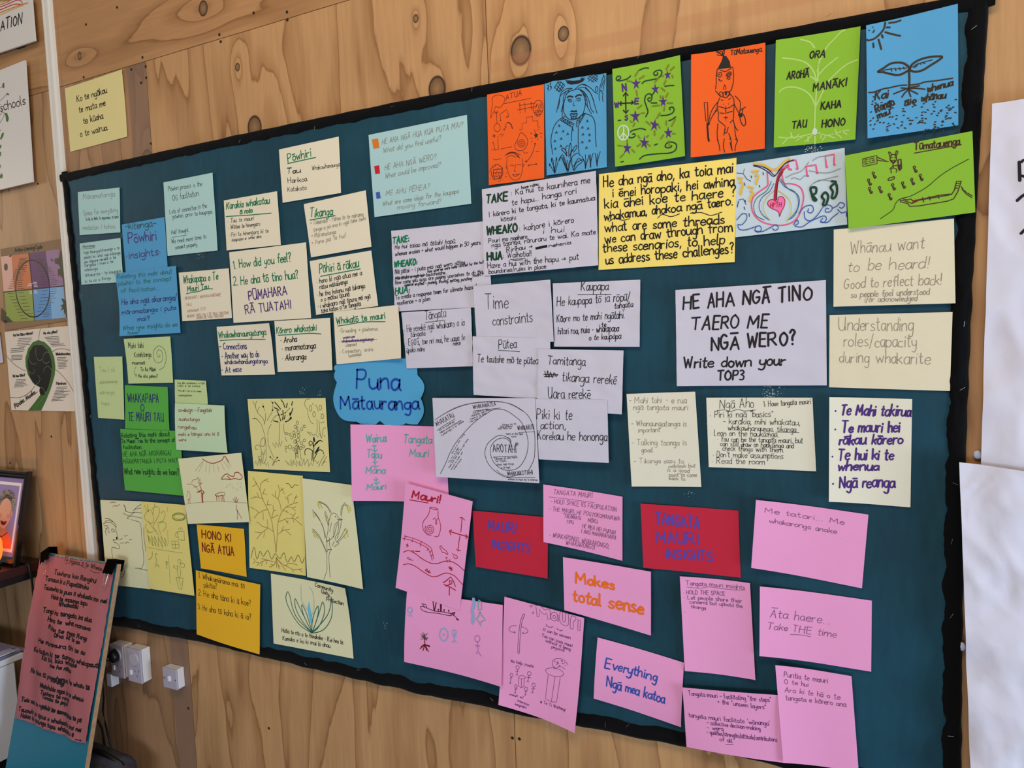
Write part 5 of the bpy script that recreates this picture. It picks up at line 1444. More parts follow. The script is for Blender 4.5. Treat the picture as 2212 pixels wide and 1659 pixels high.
tag(board, 'large teal fabric covered pinboard with a crumpled black ribbon border, on the plywood wall', 'pinboard')
NU, NV = 150, 90; v = []; f = []
for j in range(NV + 1):
    for i in range(NU + 1):
        u, w = i / NU, j / NV; x, z = bpt(u, w)
        y = -BF - wrinkle(u, w)
        if i in (0, NU) or j in (0, NV): y = -.001
        v.append((x, y, z))
for j in range(NV):
    for i in range(NU): k = j * (NU + 1) + i; f.append((k, k + NU + 1, k + NU + 2, k + 1))
m, nt, b = nodes_of('teal_fabric')
tc = N(nt, 'ShaderNodeTexCoord'); n1 = N(nt, 'ShaderNodeTexNoise', i_Scale=3.2, i_Detail=4.0); n2 = N(nt, 'ShaderNodeTexNoise', i_Scale=70.0, i_Detail=3.0)
mp = N(nt, 'ShaderNodeMapping'); mp.inputs['Scale'].default_value = (1, 1, .22)
nt.links.new(tc.outputs['Object'], n1.inputs['Vector']); nt.links.new(tc.outputs['Object'], mp.inputs['Vector']); nt.links.new(mp.outputs['Vector'], n2.inputs['Vector'])
ad = N(nt, 'ShaderNodeMath', operation='MULTIPLY_ADD'); ad.inputs[1].default_value = .35; nt.links.new(n2.outputs['Fac'], ad.inputs[0]); nt.links.new(n1.outputs['Fac'], ad.inputs[2])
rp = N(nt, 'ShaderNodeValToRGB'); rp.color_ramp.elements[0].position = .45; rp.color_ramp.elements[0].color = lin((10, 51, 64)) + (1,); rp.color_ramp.elements[1].position = .9; rp.color_ramp.elements[1].color = lin((18, 71, 90)) + (1,)
nt.links.new(ad.outputs[0], rp.inputs['Fac']); nt.links.new(rp.outputs['Color'], b.inputs['Base Color'])
b.inputs['Roughness'].default_value = .62; b.inputs['Specular IOR Level'].default_value = .25; b.inputs['Sheen Weight'].default_value = .25; b.inputs['Sheen Roughness'].default_value = .45; b.inputs['Sheen Tint'].default_value = (.35, .75, 1.0, 1)
wv = N(nt, 'ShaderNodeTexNoise', i_Scale=900.0); bp = N(nt, 'ShaderNodeBump', i_Strength=.15, i_Distance=.001); nt.links.new(tc.outputs['Object'], wv.inputs['Vector']); nt.links.new(wv.outputs['Fac'], bp.inputs['Height']); nt.links.new(bp.outputs['Normal'], b.inputs['Normal'])
mesh_obj('fabric_cover', v, f, m, board, True)
vel = plain('black_velvet', (7, 7, 10), .85, .1, sheen=.06, bump=.6, bscale=160)
def ribbon(side):
    n = 220; c = 9; v = []; f = []
    horiz = side in 'tb'
    for i in range(n + 1):
        t = -.004 + 1.008 * i / n
        W = dict(t=.030, b=.038, l=.030, r=.030)[side]
        k = noise.noise(Vector((t * 40, 1.7 if horiz else 5.1, ord(side))))
        k2 = noise.noise(Vector((t * 110, 3.3, ord(side))))
        W *= 1 + .20 * k + .10 * k2
        sc = .0045 * abs(math.sin(t * 46)) if side == 'r' else (.0025 * k2)
        for j in range(c):
            s = j / (c - 1)
            if side == 't': x, z = bpt(t, 0); z += .004 - s * W + .0022 * k
            elif side == 'b': x, z = bpt(t, 1); z += -.003 + s * W + .004 * k
            elif side == 'l': x, z = bpt(0, t); x += -.004 + s * W + .002 * k
            else: x, z = bpt(1, t); x += .004 - s * (W + sc) + .002 * k
            y = -.0132 - .0052 * math.sin(math.pi * s) ** .5 - .0022 * math.sin(math.pi * s) * (noise.noise(Vector((t * 60, s * 3, ord(side)))) + .8 * abs(k2))
            if j == 0: y = -.0008
            v.append((x, y, z))
    for i in range(n):
        for j in range(c - 1):
            k = i * c + j; q = (k, k + 1, k + c + 1, k + c)
            f.append(q[::-1] if side in 'tr' and False else q)
    o = mesh_obj('border_ribbon', v, f, vel, board, True)
    bm = bmesh.new(); bm.from_mesh(o.data); bmesh.ops.recalc_face_normals(bm, faces=bm.faces[:]); bm.to_mesh(o.data); bm.free()
for s in 'tblr': ribbon(s)
stp = None
for px, py in ((400, 337), (518, 305), (680, 277), (848, 230), (1020, 193), (1200, 160), (1380, 122), (1580, 80), (1790, 33), (1960, 8), (2104, 60), (2094, 380), (2083, 700), (2079, 840), (2064, 1045), (2056, 1170), (2056, 1330), (2054, 1590), (660, 1434), (775, 1447), (480, 1400), (1062, 1510), (1308, 1566), (300, 1352), (172, 540), (178, 640), (196, 900), (1356, 1567)):
    a, c = wpt(px, py, .021)
    if stp is None:
        stp = MB().tube([(-.0045, .002, -.002), (-.0045, -.0004, -.002), (.0045, -.0004, .002), (.0045, .002, .002)], .0004, 6).obj('staple', plain('staple_steel', (150, 150, 146), .4, .5, metal=.8))
        stp.parent = board; stp.location = Vector((a, -.0215, c)) - board.location
    else:
        k = stp.copy(); COL.objects.link(k); k.parent = board; k.location = Vector((a, -.0215, c)) - board.location; k.rotation_euler = (0, random.uniform(-1.2, 1.2), 0)
mb = MB(); rr = random.Random(3)
for px, py, s, nn in ((1755, 325, 16, 60), (1668, 848, 20, 70), (655, 845, 8, 14), (432, 552, 8, 16), (690, 850, 6, 10), (834, 1352, 5, 10), (1490, 1070, 8, 8), (930, 610, 60, 5), (1480, 950, 60, 6)):
    for _ in range(nn):
        a, c = wpt(px + rr.gauss(0, s * .6), py + rr.gauss(0, s * .6), BF + .002); r = rr.uniform(.0004, .0010)
        mb.add([(a - r, -BF - .0016, c - r), (a + r, -BF - .0016, c - r * .6), (a + r * .7, -BF - .0016, c + r), (a - r, -BF - .0016, c + r * .7)], [(0, 1, 2, 3)])
o = mb.obj('lint_specks', plain('lint', (206, 210, 206), .9), board); o['kind'] = 'stuff'

# ---------------------------------------------------------------- all the sheets on the board
PAPER = dict(cream=((232, 224, 200), 0), cream_y=((226, 214, 150), 0), cream2=((228, 224, 204), .15), cream3=((226, 217, 188), .3), teal=((176, 214, 212), 0), blue=((84, 160, 208), 0),
             lblue=((170, 208, 212), 0), ltblue=((196, 214, 224), 0), white=((206, 203, 219), .5), yellow=((248, 224, 118), 0), puna=((82, 166, 214), 0), pink=((240, 160, 208), .12), red=((196, 38, 62), 0),
             dgreen=((88, 176, 72), 0), lgreen=((198, 218, 156), 0), mint=((198, 224, 184), .3), orange=((240, 98, 32), 0), lime=((136, 186, 52), 0), pale=((226, 218, 150), 0), pale2=((228, 226, 184), 0), pale3=((232, 218, 130), 0), gold=((240, 184, 40), 0))
BASE = .0158; STEP = .0030
GROUPS = 'sheets of paper stuck on the teal pinboard'
def load(txt):
    blocks, cur = [], None
    for ln in txt.strip().split('\n'):
        if ln.startswith('P '): cur = [ln, []]; blocks.append(cur)
        elif ln.strip(): cur[1].append(ln)
    for bi, (hd, lines) in enumerate(blocks):
        fs = [x.strip() for x in hd[2:].split('|')]
        mat, layer = fs[0].split(';'); q = polys(fs[1])[0]
        curl = {k: float(v) for k, v in (p.split('=') for p in fs[2].split())}
        extra = fs[4] if len(fs) > 4 else ''
        on_wall = extra == 'wall'
        base = .0022 if on_wall else BASE + STEP * int(layer)
        drawing = extra == 'drawing'
        sh = Sheet(WALL, q, base, curl, seed=bi * 7 + len(txt) % 91, n=18)
        pm = paper_mat(mat, *PAPER[mat])
        name = 'drawing_sheet' if drawing else ('paper_cloud' if mat == 'puna' else 'note_sheet')
        if mat == 'puna': cloud(sh, name, pm)
        else: sh.build(name, pm)
        tag(sh.obj, fs[3], 'drawing' if drawing else 'paper sheet', None if on_wall else GROUPS)
        z = nums(lines[0][1:])
        draw(sh, lines[1:], (z[0], z[1], z[2] / z[3]))
def cloud(sh, name, pm):
    pts = smooth_pts([(120, 140), (300, 105), (600, 85), (860, 68)], 2) + [(925, 100), (980, 160), (985, 245)]
    def arc(p0, p1, bulge):
        out = []
        for i in range(1, 9):
            t = i / 8; out.append((p0[0] + (p1[0] - p0[0]) * t - (p1[1] - p0[1]) * bulge * math.sin(math.pi * t), p0[1] + (p1[1] - p0[1]) * t + (p1[0] - p0[0]) * bulge * math.sin(math.pi * t)))
        return out
    for a, b_, k in (((985, 245), (1020, 490), -.22), ((1020, 490), (985, 765), -.18), ((985, 765), (860, 752), -.05), ((860, 752), (840, 768), 0), ((840, 768), (640, 768), -.04), ((640, 768), (588, 728), 0), ((588, 728), (550, 762), 0), ((550, 762), (385, 760), -.06), ((385, 760), (340, 735), 0), ((340, 735), (110, 580), -.22), ((110, 580), (112, 400), -.08), ((112, 400), (135, 320), .0), ((135, 320), (120, 200), -.18), ((120, 200), (120, 140), -.3)):
        pts += arc(a, b_, k)
    f = 300 / 1464
    ab = []
    for x, y in pts:
        p = sh.ab(700 + x * f, 760 + y * f)
        if not ab or math.hypot(p[0] - ab[-1][0], p[1] - ab[-1][1]) > 1e-4: ab.append(p)
    tri = geometry.tessellate_polygon([[Vector((a, b_, 0)) for a, b_ in ab]]); fc = []
    for t in tri:
        a, b_, c = [ab[i] for i in t]
        fc.append(t if (b_[0] - a[0]) * (c[1] - a[1]) - (b_[1] - a[1]) * (c[0] - a[0]) > 0 else (t[0], t[2], t[1]))
    o = slab(name, [sh.pl.w(a, b_, sh.base) for a, b_ in ab], [tuple(t) for t in fc], pm, sh.pl.n * -.0003, sh.pl.w(sh.ctr.x, sh.ctr.y, sh.base))
    sh.curl = {}; sh.obj = o
load(DATA1)
load(DATA2)

# ---------------------------------------------------------------- flipchart sheets on the right
wm = paper_mat('flip', (214, 211, 224), 1.0)
def flip(q, base, curl, label, lines, tacks, n=40):
    sh = Sheet(WALL, q, base, curl, seed=len(label), n=n); sh.build('flipchart_sheet', wm); tag(sh.obj, label, 'paper sheet', 'blank flipchart sheets right of the board')
    if lines: draw(sh, lines, (2040, 180, 172 / 892))
    for px, py in tacks:
        a, c = sh.ab(px, py)
        u, w = sh.uv(a, c)
        bm = bmesh.new(); bmesh.ops.create_icosphere(bm, subdivisions=2, radius=.008)
        for q_ in bm.verts: q_.co = Vector((q_.co.x * .9, q_.co.y * .42, q_.co.z * 1.1)) * (1 + .18 * noise.noise(q_.co * 160)) + Vector((a, -base * .45, c))
        bm.verts.index_update()
        mesh_obj('sticky_putty', [x.co[:] for x in bm.verts], [[x.index for x in y.verts] for y in bm.faces], plain('putty', (196, 204, 226), .5), sh.obj, True)
flip([(2143, 224), (2560, 160), (2570, 1060), (2119, 1006)], .010, dict(w=.003, cr=.0036, l=.006), 'upper big white flipchart sheet at the right edge with two black pen marks', ['L k 5|838 880 845 1090;815 1314 860 1272 900 1245', 'D k 4.4|845 1055 862 1036 895 1045;868 882 876 866 900 858', 'L k 5|858 1682 900 1640'], [(2115, 986)])
flip([(2072, 998.5), (2560, 1062), (2590, 1900), (2098, 1700)], .0300, dict(w=.003, cr=.0062, l=.003), 'lower big crumpled white flipchart sheet at the right edge, overlapping the upper one', [], [(2082, 1410)])

# ---------------------------------------------------------------- left end: signs and posters
def panel_sign(q, lift, depth, name, label, cat, lines, zoom, col=(222, 218, 214)):
    sh = Sheet(WALL, q, lift, {}, n=2)
    sh.build(name, plain('sign_white', col, .5, .3), thick=depth); tag(sh.obj, label, cat)
    draw(sh, lines, zoom)
    for u in (.12, .86):
        for v_ in (.15, .85):
            p = sh.q[0] * (1 - u) * (1 - v_) + sh.q[1] * u * (1 - v_) + sh.q[2] * u * v_ + sh.q[3] * (1 - u) * v_
            MB().box(p.x - .02, p.x + .02, -(lift - depth), -.0003, p.y - .02, p.y + .02).obj('mounting_spacer', plain('spacer_dark', (48, 44, 42), .8), sh.obj)
    return sh
panel_sign([(-190, 45), (67, -8), (75, 88), (-190, 177)], .022, .006, 'sign_panel', 'white sign panel at the top left ending in ATION below coloured arcs', 'sign',
           ['D rd 3.2|-140 130 0 85 120 38 190 40;-140 100 0 60 60 38 150 0 185 14 192 36', 'D or_ 3.2|-140 80 0 40 70 15 110 -10;-140 150 0 108 140 55 240 25', 'D yl 3.2|-140 175 0 128 110 80 200 44;-140 55 0 20 30 8', 'T k 4.2|ATION|6 262 190 200 84'], (0, 0, 130 / 514))
panel_sign([(-190, 228), (53, 130), (70, 393), (-190, 455)], .022, .006, 'sign_panel', 'white sign panel with green leaf sprigs and a word ending in schools', 'sign',
           ['T k 3.4|oschools|-30 965 217 888 84', 'D fl 2|0 750 20 742;0 862 40 825 60 800;0 985 20 960 40 962;0 1050 30 1000 36 965;-30 1100 0 1040', 'F fg|20 735 28 706 38 712 36 752 26 752;52 804 66 794 80 806 70 814;40 965 60 965 76 1010 68 1042 54 1036 50 1000;0 1190 18 1140 34 1130 30 1160 12 1192;0 1110 10 1110 4 1120;0 1240 12 1236 10 1262 0 1270;0 1300 10 1296 8 1330 0 1336;0 1500 14 1478 26 1500 20 1522 0 1524;0 1420 8 1400 6 1440', 'D k 2|-10 890 6 895'], (0, 0, 130 / 514))
sh = Sheet(WALL, [(-90, 742), (-1, 716), (7, 783), (-80, 806)], .003, dict(w=.0008)); sh.build('note_sheet', paper_mat('white', *PAPER['white'])); tag(sh.obj, 'sliver of a white sheet at the left frame edge beside the fern poster', 'paper sheet')
# poster with four coloured quadrants
sh = Sheet(WALL, [(1, 538), (144, 514), (158, 690), (10, 714)], .0028, dict(w=.0006)); sh.build('poster', paper_mat('poster_brown', (150, 122, 94))); tag(sh.obj, 'brown Action Learning Cycle poster with four coloured quadrants and an oval', 'poster')
draw(sh, ['F or2|14 410 472 355 532 935 60 985', 'F pe|14 410 190 389 232 967 60 985', 'F pu|470 355 970 288 1040 885 530 932', 'F pu2|745 318 970 288 1040 885 822 908', 'F gr|78 990 532 940 566 1450 110 1478', 'F bu|540 940 1040 892 1078 1405 570 1448', 'F bu2|815 914 1040 892 1078 1405 850 1424',
          'L k 3.4|470 355 532 935 568 1450;60 988 540 938 1040 888', 'E k 4.4|535 930 278 465 -3', 'T k 2.4|Action Learning Cycle|245 332 690 272 60',
          'G dol 1.7|322 440 290 620 10 70 130;250 620 140 930 12 70 110;290 560 280 930 12 70 150;560 400 700 860 12 70 120;600 460 760 640 8 80 110;775 660 830 870 8 70 130;130 1010 340 1420 9 70 120;300 1000 420 1340 7 90 130;690 970 610 1300 7 80 130;840 940 700 1390 13 70 120',
          'G wh 2|470 850 450 890 3 60 80;550 830 560 895 4 50 70;485 975 490 1010 3 30 40;558 970 562 1005 3 50 60',
          'F dol|985 330 1015 300 1040 420 1060 560 1062 700 1085 900 1100 1060 1075 1050 1050 880 1030 760 1000 740 975 700 950 740 945 620 990 600 960 540 900 520 890 450 960 430;1000 1090 1040 1100 1080 1130 1108 1390 1085 1400 1060 1310 1050 1370 1040 1260 990 1300 1020 1230 985 1210 1040 1180;20 1240 60 1280 110 1330 90 1370 140 1390 180 1440 220 1470 120 1480 60 1480 20 1440', 'F fb|145 402 165 395 182 372 190 398 172 420;832 455 848 440 850 465 878 485 850 487', 'O fb|95 1465 26 26', 'O dol|100 580 30 60', 'O pe|100 575 20 44'], (0, 500, 180 / 1357))
# poster with a fern frond
sh = Sheet(WALL, [(10, 717), (158, 703), (170, 889), (25, 886)], .0026, dict(w=.0006)); sh.build('poster', paper_mat('poster_cream', (232, 220, 204))); tag(sh.obj, 'cream Pūnaha Akoako poster with a curled green fern frond', 'poster')
draw(sh, ['F fg|655 352 760 385 860 480 925 640 945 800 935 950 900 1080 850 1230 780 1400 705 1555 480 1555 590 1420 700 1270 680 1160 560 1080 480 950 440 800 435 660 480 500 560 390', 'F fb|655 425 720 425 800 500 870 640 890 800 880 950 850 1080 800 1220 760 1250 690 1160 590 1110 520 1000 480 850 470 720 500 560 570 450', 'F fb|680 1170 740 1165 770 1230 765 1290 690 1290 672 1220',
          'D fl 1.8|500 590 495 660 530 740 590 765 620 740;620 480 610 560 640 680 690 705 710 680;640 440 690 425 760 460 800 520;735 640 740 720 790 750 840 720;740 620 790 555 850 590 880 700;750 900 755 850 810 795 870 840 885 880 870 1000 830 1150 790 1260;500 880 540 930 590 900 580 850;600 1120 660 1080 685 1010 650 950;690 1165 740 1180 770 1250 750 1320 690 1400 580 1550', 'D gl 2.4|790 1340 840 1240 900 1060 920 900',
          'D dol 1.7|660 345 675 240 690 160;440 875 360 845 240 760 100 610;595 1140 500 1250 350 1330 170 1330;890 555 960 515 1060 500 1220 530;945 850 1060 950 1180 1100 1290 1290',
          'T k 2.2|Kei hea tātou ināianei?|232 290 565 252 44', 'T k 2.2|Me ahu pēhea?|745 258 985 225 46', 'T k 2.2|Whakatinanatanga|955 612 1225 602 42', 'T k 2.2|Nō hea tātou?|225 988 430 966 42', 'T k 2.2|Pūmahara|965 1117 1130 1107 46', 'T k 3.4|Pūnaha Akoako...|265 1515 640 1240 80',
          'G k 1.7|320 330 290 440 5 190 230;190 500 180 560 3 220 240;330 470 330 471 1 100 110;200 620 190 690 4 180 200;760 305 890 455 7 150 240;975 655 1000 835 8 100 230;280 1030 240 1155 6 140 250;970 1160 880 1390 10 110 260'], (0, 690, 180 / 1422))

# ---------------------------------------------------------------- desk, framed photograph, glowing lamp, cabinet
DX = -2.72
wood = plain('dark_veneer', (58, 30, 28), .35, .4, var=.18)
desk = empty('desk', (-3.3, -.4, 0)); tag(desk, 'dark brown desk against the plywood, its right end at the left frame edge', 'desk')
MB().box(-3.9, DX, -.78, -.004, .700, .733, .002).obj('desk_top', wood, desk)
MB().box(-3.88, DX - .002, -.775, -.745, .677, .700).box(-3.88, DX - .001, -.745, -.03, .677, .6998).obj('edge_lip', plain('edge_black', (22, 19, 22), .4, .4), desk)
MB().box(DX - .05, DX - .012, -.77, -.73, 0, .677, .002).obj('leg', plain('edge_black', (22, 19, 22)), desk)
MB().box(-3.88, -3.84, -.77, -.73, 0, .677, .002).obj('leg', plain('edge_black', (22, 19, 22)), desk)
MB().box(-3.88, -3.84, -.06, -.02, 0, .677, .002).obj('leg', plain('edge_black', (22, 19, 22)), desk)
# picture frame leaning on the wall
fb_, ft = Vector((-2.722, -.092, .7335)), Vector((-2.722, -.018, 1.066))
FP = Plane(fb_, (1, 0, 0), ft - fb_); FH = (ft - fb_).length
frm = empty('picture_frame', fb_ + Vector((-.125, 0, 0))); tag(frm, 'glossy black framed portrait photograph leaning on the desk against the wall', 'picture frame')
def bar(a0, a1, b0, b1, side):
    mb = MB(); rings = []
    pr = [(0, 0), (0, .016), (.003, .020), (.010, .021), (.016, .017), (.022, .015), (.028, .010), (.030, .006), (.030, 0)]
    for end in (0, 1):
        for s, h in pr:
            if side == 'r': a, b_ = a1 - s, (b0 + s if end == 0 else b1 - s)
            elif side == 'l': a, b_ = a0 + s, (b0 + s if end == 0 else b1 - s)
            elif side == 't': a, b_ = (a0 + s if end == 0 else a1 - s), b1 - s
            else: a, b_ = (a0 + s if end == 0 else a1 - s), b0 + s
            mb.v.append(tuple(FP.w(a, b_, h)))
    k = len(pr); mb.f += [(i, i + 1, k + i + 1, k + i) for i in range(k - 1)] + [(0, k, 2 * k - 1, k - 1)]
    o = mb.obj('frame_moulding', plain('frame_black', (9, 8, 10), .12, .5, coat=.6), frm)
    bm = bmesh.new(); bm.from_mesh(o.data); bmesh.ops.recalc_face_normals(bm, faces=bm.faces[:]); bm.to_mesh(o.data); bm.free()
for s in 'rltb': bar(-.25, 0, 0, FH, s)
sh = Sheet.__new__(Sheet); sh.pl, sh.base, sh.curl, sh.n, sh.ph = FP, .006, {}, 2, [0] * 4
sh.q = [Vector(p) for p in ((-.222, FH - .028), (-.028, FH - .028), (-.028, .028), (-.222, .028))]; sh.ctr = (sh.q[0] + sh.q[2]) / 2
sh.build('photo_print', plain('photo_lilac', (142, 128, 184), .35), thick=.004); sh.obj.parent = frm; sh.obj.location = sh.obj.location - frm.location
pen = Pen(sh); C = lambda pts: [FP_(p) for p in pts]
def FP_(p): return (p[0], p[1])
cx, cz = -.125, FH * .5
def ov(x, z, rx, rz, n=24, k=0.0, sd=0): return [(x + rx * math.cos(6.2832 * i / n) * (1 + k * noise.noise(Vector((i * .9, sd, 0)))), z + rz * math.sin(6.2832 * i / n) * (1 + k * noise.noise(Vector((i * 1.3, sd, 4))))) for i in range(n)]
pen.fill('picture', 'wh', [(-.212, .045), (-.045, .045), (-.045, FH - .045), (-.212, FH - .045)])
pen.fill('picture', 'la', [(-.202, .056), (-.056, .056), (-.056, FH - .056), (-.202, FH - .056)])
pen.fill('picture', 'os', [(-.202, .056), (-.056, .056), (-.062, .088), (-.085, .112), (-.112, .122), (-.150, .122), (-.180, .108), (-.196, .086)])
pen.fill('picture', 'hr', ov(-.123, .216, .058, .054, 28, .14, 2))
pr_ = random.Random(11)
for i in range(64):
    t = pr_.uniform(-.5, 3.64); r_ = pr_.uniform(.72, 1.0)
    x, z = -.123 + .054 * r_ * math.cos(t), .214 + .052 * r_ * math.sin(t)
    a0 = pr_.uniform(0, 6); pen.stroke('picture', 'hl' if i % 3 else 'fb', [(x + .006 * math.cos(a0 + k * .7), z + .006 * math.sin(a0 + k * .7)) for k in range(6)], .0016)
pen.fill('picture', 'sk2', [(-.148, .100), (-.098, .100), (-.102, .150), (-.144, .150)])
pen.fill('picture', 'sk', ov(-.164, .182, .007, .012) ); pen.fill('picture', 'sk', ov(-.081, .182, .007, .012))
pen.fill('picture', 'sk', ov(-.1225, .181, .0405, .055, 28, .03, 1))
for x in (-.148, -.098): pen.fill('picture', 'ck', ov(x, .171, .011, .009))
pen.fill('picture', 'hr', ov(-.125, .236, .040, .013, 20, .25, 7))
for x in (-.139, -.106):
    pen.fill('picture', 'wh', ov(x, .191, .0072, .0034)); pen.fill('picture', 'fb', ov(x, .191, .0034, .0033))
    pen.stroke('picture', 'sk2', [(x - .009, .192), (x, .1958), (x + .009, .192)], .0016); pen.stroke('picture', 'hr', [(x - .011, .202), (x, .2055), (x + .011, .202)], .0026)
    pen.stroke('picture', 'sk2', [(x - .008, .186), (x, .184), (x + .008, .186)], .0012)
pen.stroke('picture', 'sk2', [(-.124, .190), (-.118, .176), (-.114, .168), (-.120, .164), (-.128, .166)], .0024)
pen.stroke('picture', 'sk2', [(-.140, .168), (-.149, .156), (-.148, .145)], .0018); pen.stroke('picture', 'sk2', [(-.105, .168), (-.096, .156), (-.097, .145)], .0018)
for z in (.212, .218): pen.stroke('picture', 'sk2', [(-.145, z), (-.122, z + .003), (-.100, z)], .0011)
pen.fill('picture', 'dr', [(-.143, .154), (-.122, .150), (-.102, .154), (-.108, .142), (-.122, .136), (-.137, .142)])
pen.fill('picture', 'wh', [(-.138, .1525), (-.122, .1495), (-.107, .1525), (-.111, .147), (-.122, .145), (-.134, .147)])
pen.stroke('picture', 'sk2', [(-.134, .130), (-.122, .127), (-.111, .130)], .0018)
pen.stroke('picture', 'dr', [(-.160, .112), (-.124, .094), (-.090, .112)], .003)
for (part, ink, _n), (mb, _) in pen.parts.items():
    o = mb.obj('photo_print_' + {'wh': 'white_tone', 'la': 'backdrop', 'os': 'orange_top', 'hr': 'grey_hair', 'sk': 'face_tone', 'sk2': 'neck_tone', 'fb': 'dark_tone', 'dr': 'mouth_tone', 'hl': 'hair_highlight', 'ck': 'cheek_tone'}[ink], ink_mat(ink), sh.obj)
# glowing orange lamp, mostly outside the frame
d = ray(-37, 1184); t = (-.165 + CAM_D) / d.y; lc = CAMLOC + d * t
bm = bmesh.new(); bmesh.ops.create_icosphere(bm, subdivisions=4, radius=1.0)
zb = .745
for q in bm.verts:
    n_ = 1 + .16 * noise.noise(q.co * 1.6) + .07 * noise.noise(q.co * 4)
    q.co = Vector((lc.x + q.co.x * .055 * n_, lc.y + q.co.y * .055 * n_, zb + .062 + max(-1, q.co.z) * .062 * n_ + (.02 if q.co.z > 0 else 0) * q.co.z))
bm.verts.index_update()
lamp = empty('salt_lamp', (lc.x, lc.y, .7335)); tag(lamp, 'glowing orange rock lamp on the desk in front of the framed portrait', 'lamp')
m, nt, b = nodes_of('salt_glow'); b.inputs['Base Color'].default_value = lin((240, 120, 50)) + (1,); b.inputs['Emission Color'].default_value = lin((255, 120, 38)) + (1,); b.inputs['Emission Strength'].default_value = 1.3; b.inputs['Roughness'].default_value = .6
mesh_obj('salt_rock', [x.co[:] for x in bm.verts], [[x.index for x in y.verts] for y in bm.faces], m, lamp, True)
MB().tube([(lc.x, lc.y, .7335), (lc.x, lc.y, .752)], [.048, .044], 24).obj('lamp_base', wood, lamp)
l = bpy.data.lights.new('salt_bulb', 'POINT'); l.energy = 1.6; l.color = (1, .42, .12); l.shadow_soft_size = .05
lo = bpy.data.objects.new('salt_bulb', l); COL.objects.link(lo); lo.location = (lc.x + .01, lc.y - .075, zb + .08)
# black cable hanging off the desk end
pts = [(-2.752, -.074, .7375), (-2.735, -.070, .7378), (-2.725, -.067, .7365), (-2.713, -.064, .728), (-2.709, -.062, .690), (-2.708, -.060, .60), (-2.712, -.058, .40), (-2.715, -.06, .14), (-2.72, -.07, .004)]
tag(MB().tube([tuple(Vector(p)) for p in pts], .0042, 10).obj('power_cable', plain('cable_black', (16, 15, 17), .4, .4), None, True), 'black cable running over the right end of the desk and down', 'cable')
# low white cabinet under the desk
wc = plain('cabinet_white', (226, 228, 234), .4, .35)
cab = empty('cabinet', (-3.05, -.4, 0)); tag(cab, 'low white cabinet below the desk in the bottom left corner', 'cabinet')
CX = -2.735
MB().box(-3.5, CX, -.70, -.13, .06, .392, .002).obj('cabinet_body', wc, cab)
MB().box(-3.52, CX + .004, -.72, -.098, .394, .416, .004).obj('cabinet_top', wc, cab)
MB().box(-3.48, CX - .02, -.68, -.15, 0, .06).obj('plinth', plain('edge_black', (22, 19, 22)), cab)
MB().box(-3.495, -3.12, -.716, -.7005, .07, .386, .002).obj('door', wc, cab)
MB().box(-3.112, CX - .003, -.716, -.7005, .07, .386, .002).obj('door', wc, cab)
rr = random.Random(5); zt = .417
for i in range(5):
    a = rr.uniform(-.05, .05); w, h = (.42, .297) if i % 2 else (.297, .42); th = .0045
    cx_, cy_ = CX - .20 + rr.uniform(-.012, .0), -.33 + rr.uniform(-.02, .02)
    mb = MB().box(-w / 2 if i % 2 else -.21, w / 2 if i % 2 else .19, -.22, .215, 0, th)
    o = mb.obj('paper_stack', plain('stack_%d' % (i % 3), [(206, 208, 222), (150, 142, 180), (184, 184, 200)][i % 3], .35), None)
    o.location = (cx_, cy_, zt); o.rotation_euler = (0, 0, a); zt += th + .0006
    tag(o, ['bottom', 'second lowest', 'middle', 'second from top', 'topmost'][i] + ' loose stack of papers on the white cabinet', 'papers', 'papers piled on the low cabinet')

# ---------------------------------------------------------------- leaning teal board with the red cloth
SL = .264; xl, xr = -2.627, -2.225; yt = -.06; ztop = .785; TH = .016
zlen = math.hypot(ztop, ztop * SL)
EP = Plane(((xl + xr) / 2, yt - SL * ztop, 0), (1, 0, 0), (0, SL, 1.0))        # origin at the foot, v runs up the board
HW = (xr - xl) / 2
easel = empty('leaning_board', EP.o + Vector((0, 0, 0))); tag(easel, 'teal faced plywood board leaning against the wall, covered by a red cloth', 'board')
mb = MB(); c8 = [EP.w(sx * HW, b_, h) for h in (0, -.0006) for sx, b_ in ((-1, .012), (1, .012), (1, zlen), (-1, zlen))]
mb.add(c8, [(0, 1, 2, 3), (7, 6, 5, 4), (0, 4, 5, 1), (1, 5, 6, 2), (2, 6, 7, 3), (3, 7, 4, 0)]); mb.obj('teal_facing', plain('teal_laminate', (20, 112, 134), .38, .35), easel)
m, nt, b = nodes_of('ply_edge'); tc = N(nt, 'ShaderNodeTexCoord'); wv = N(nt, 'ShaderNodeTexNoise', i_Scale=60.0, i_Detail=3.0); rp = N(nt, 'ShaderNodeValToRGB')
rp.color_ramp.elements[0].color = lin((150, 112, 84)) + (1,); rp.color_ramp.elements[1].color = lin((206, 170, 132)) + (1,); nt.links.new(tc.outputs['Object'], wv.inputs['Vector']); nt.links.new(wv.outputs['Fac'], rp.inputs['Fac']); nt.links.new(rp.outputs['Color'], b.inputs['Base Color'])
mb = MB(); c8 = [EP.w(sx * HW, b_, h) for h in (-.0007, -TH) for sx, b_ in ((-1, .012), (1, .012), (1, zlen), (-1, zlen))]
mb.add(c8, [(0, 1, 2, 3), (7, 6, 5, 4), (0, 4, 5, 1), (1, 5, 6, 2), (2, 6, 7, 3), (3, 7, 4, 0)]); mb.obj('plywood_core', m, easel)
m = plain('red_cotton', (174, 104, 108), .9, .1, bump=.5, bscale=500, var=.08)
sh = Sheet(EP, [(88, 1195), (249, 1219), (185, 1610), (31, 1552)], .003, dict(fold=.0072), seed=4, n=70)
sh.build('red_cloth', m, thick=.0008, wob=.004)
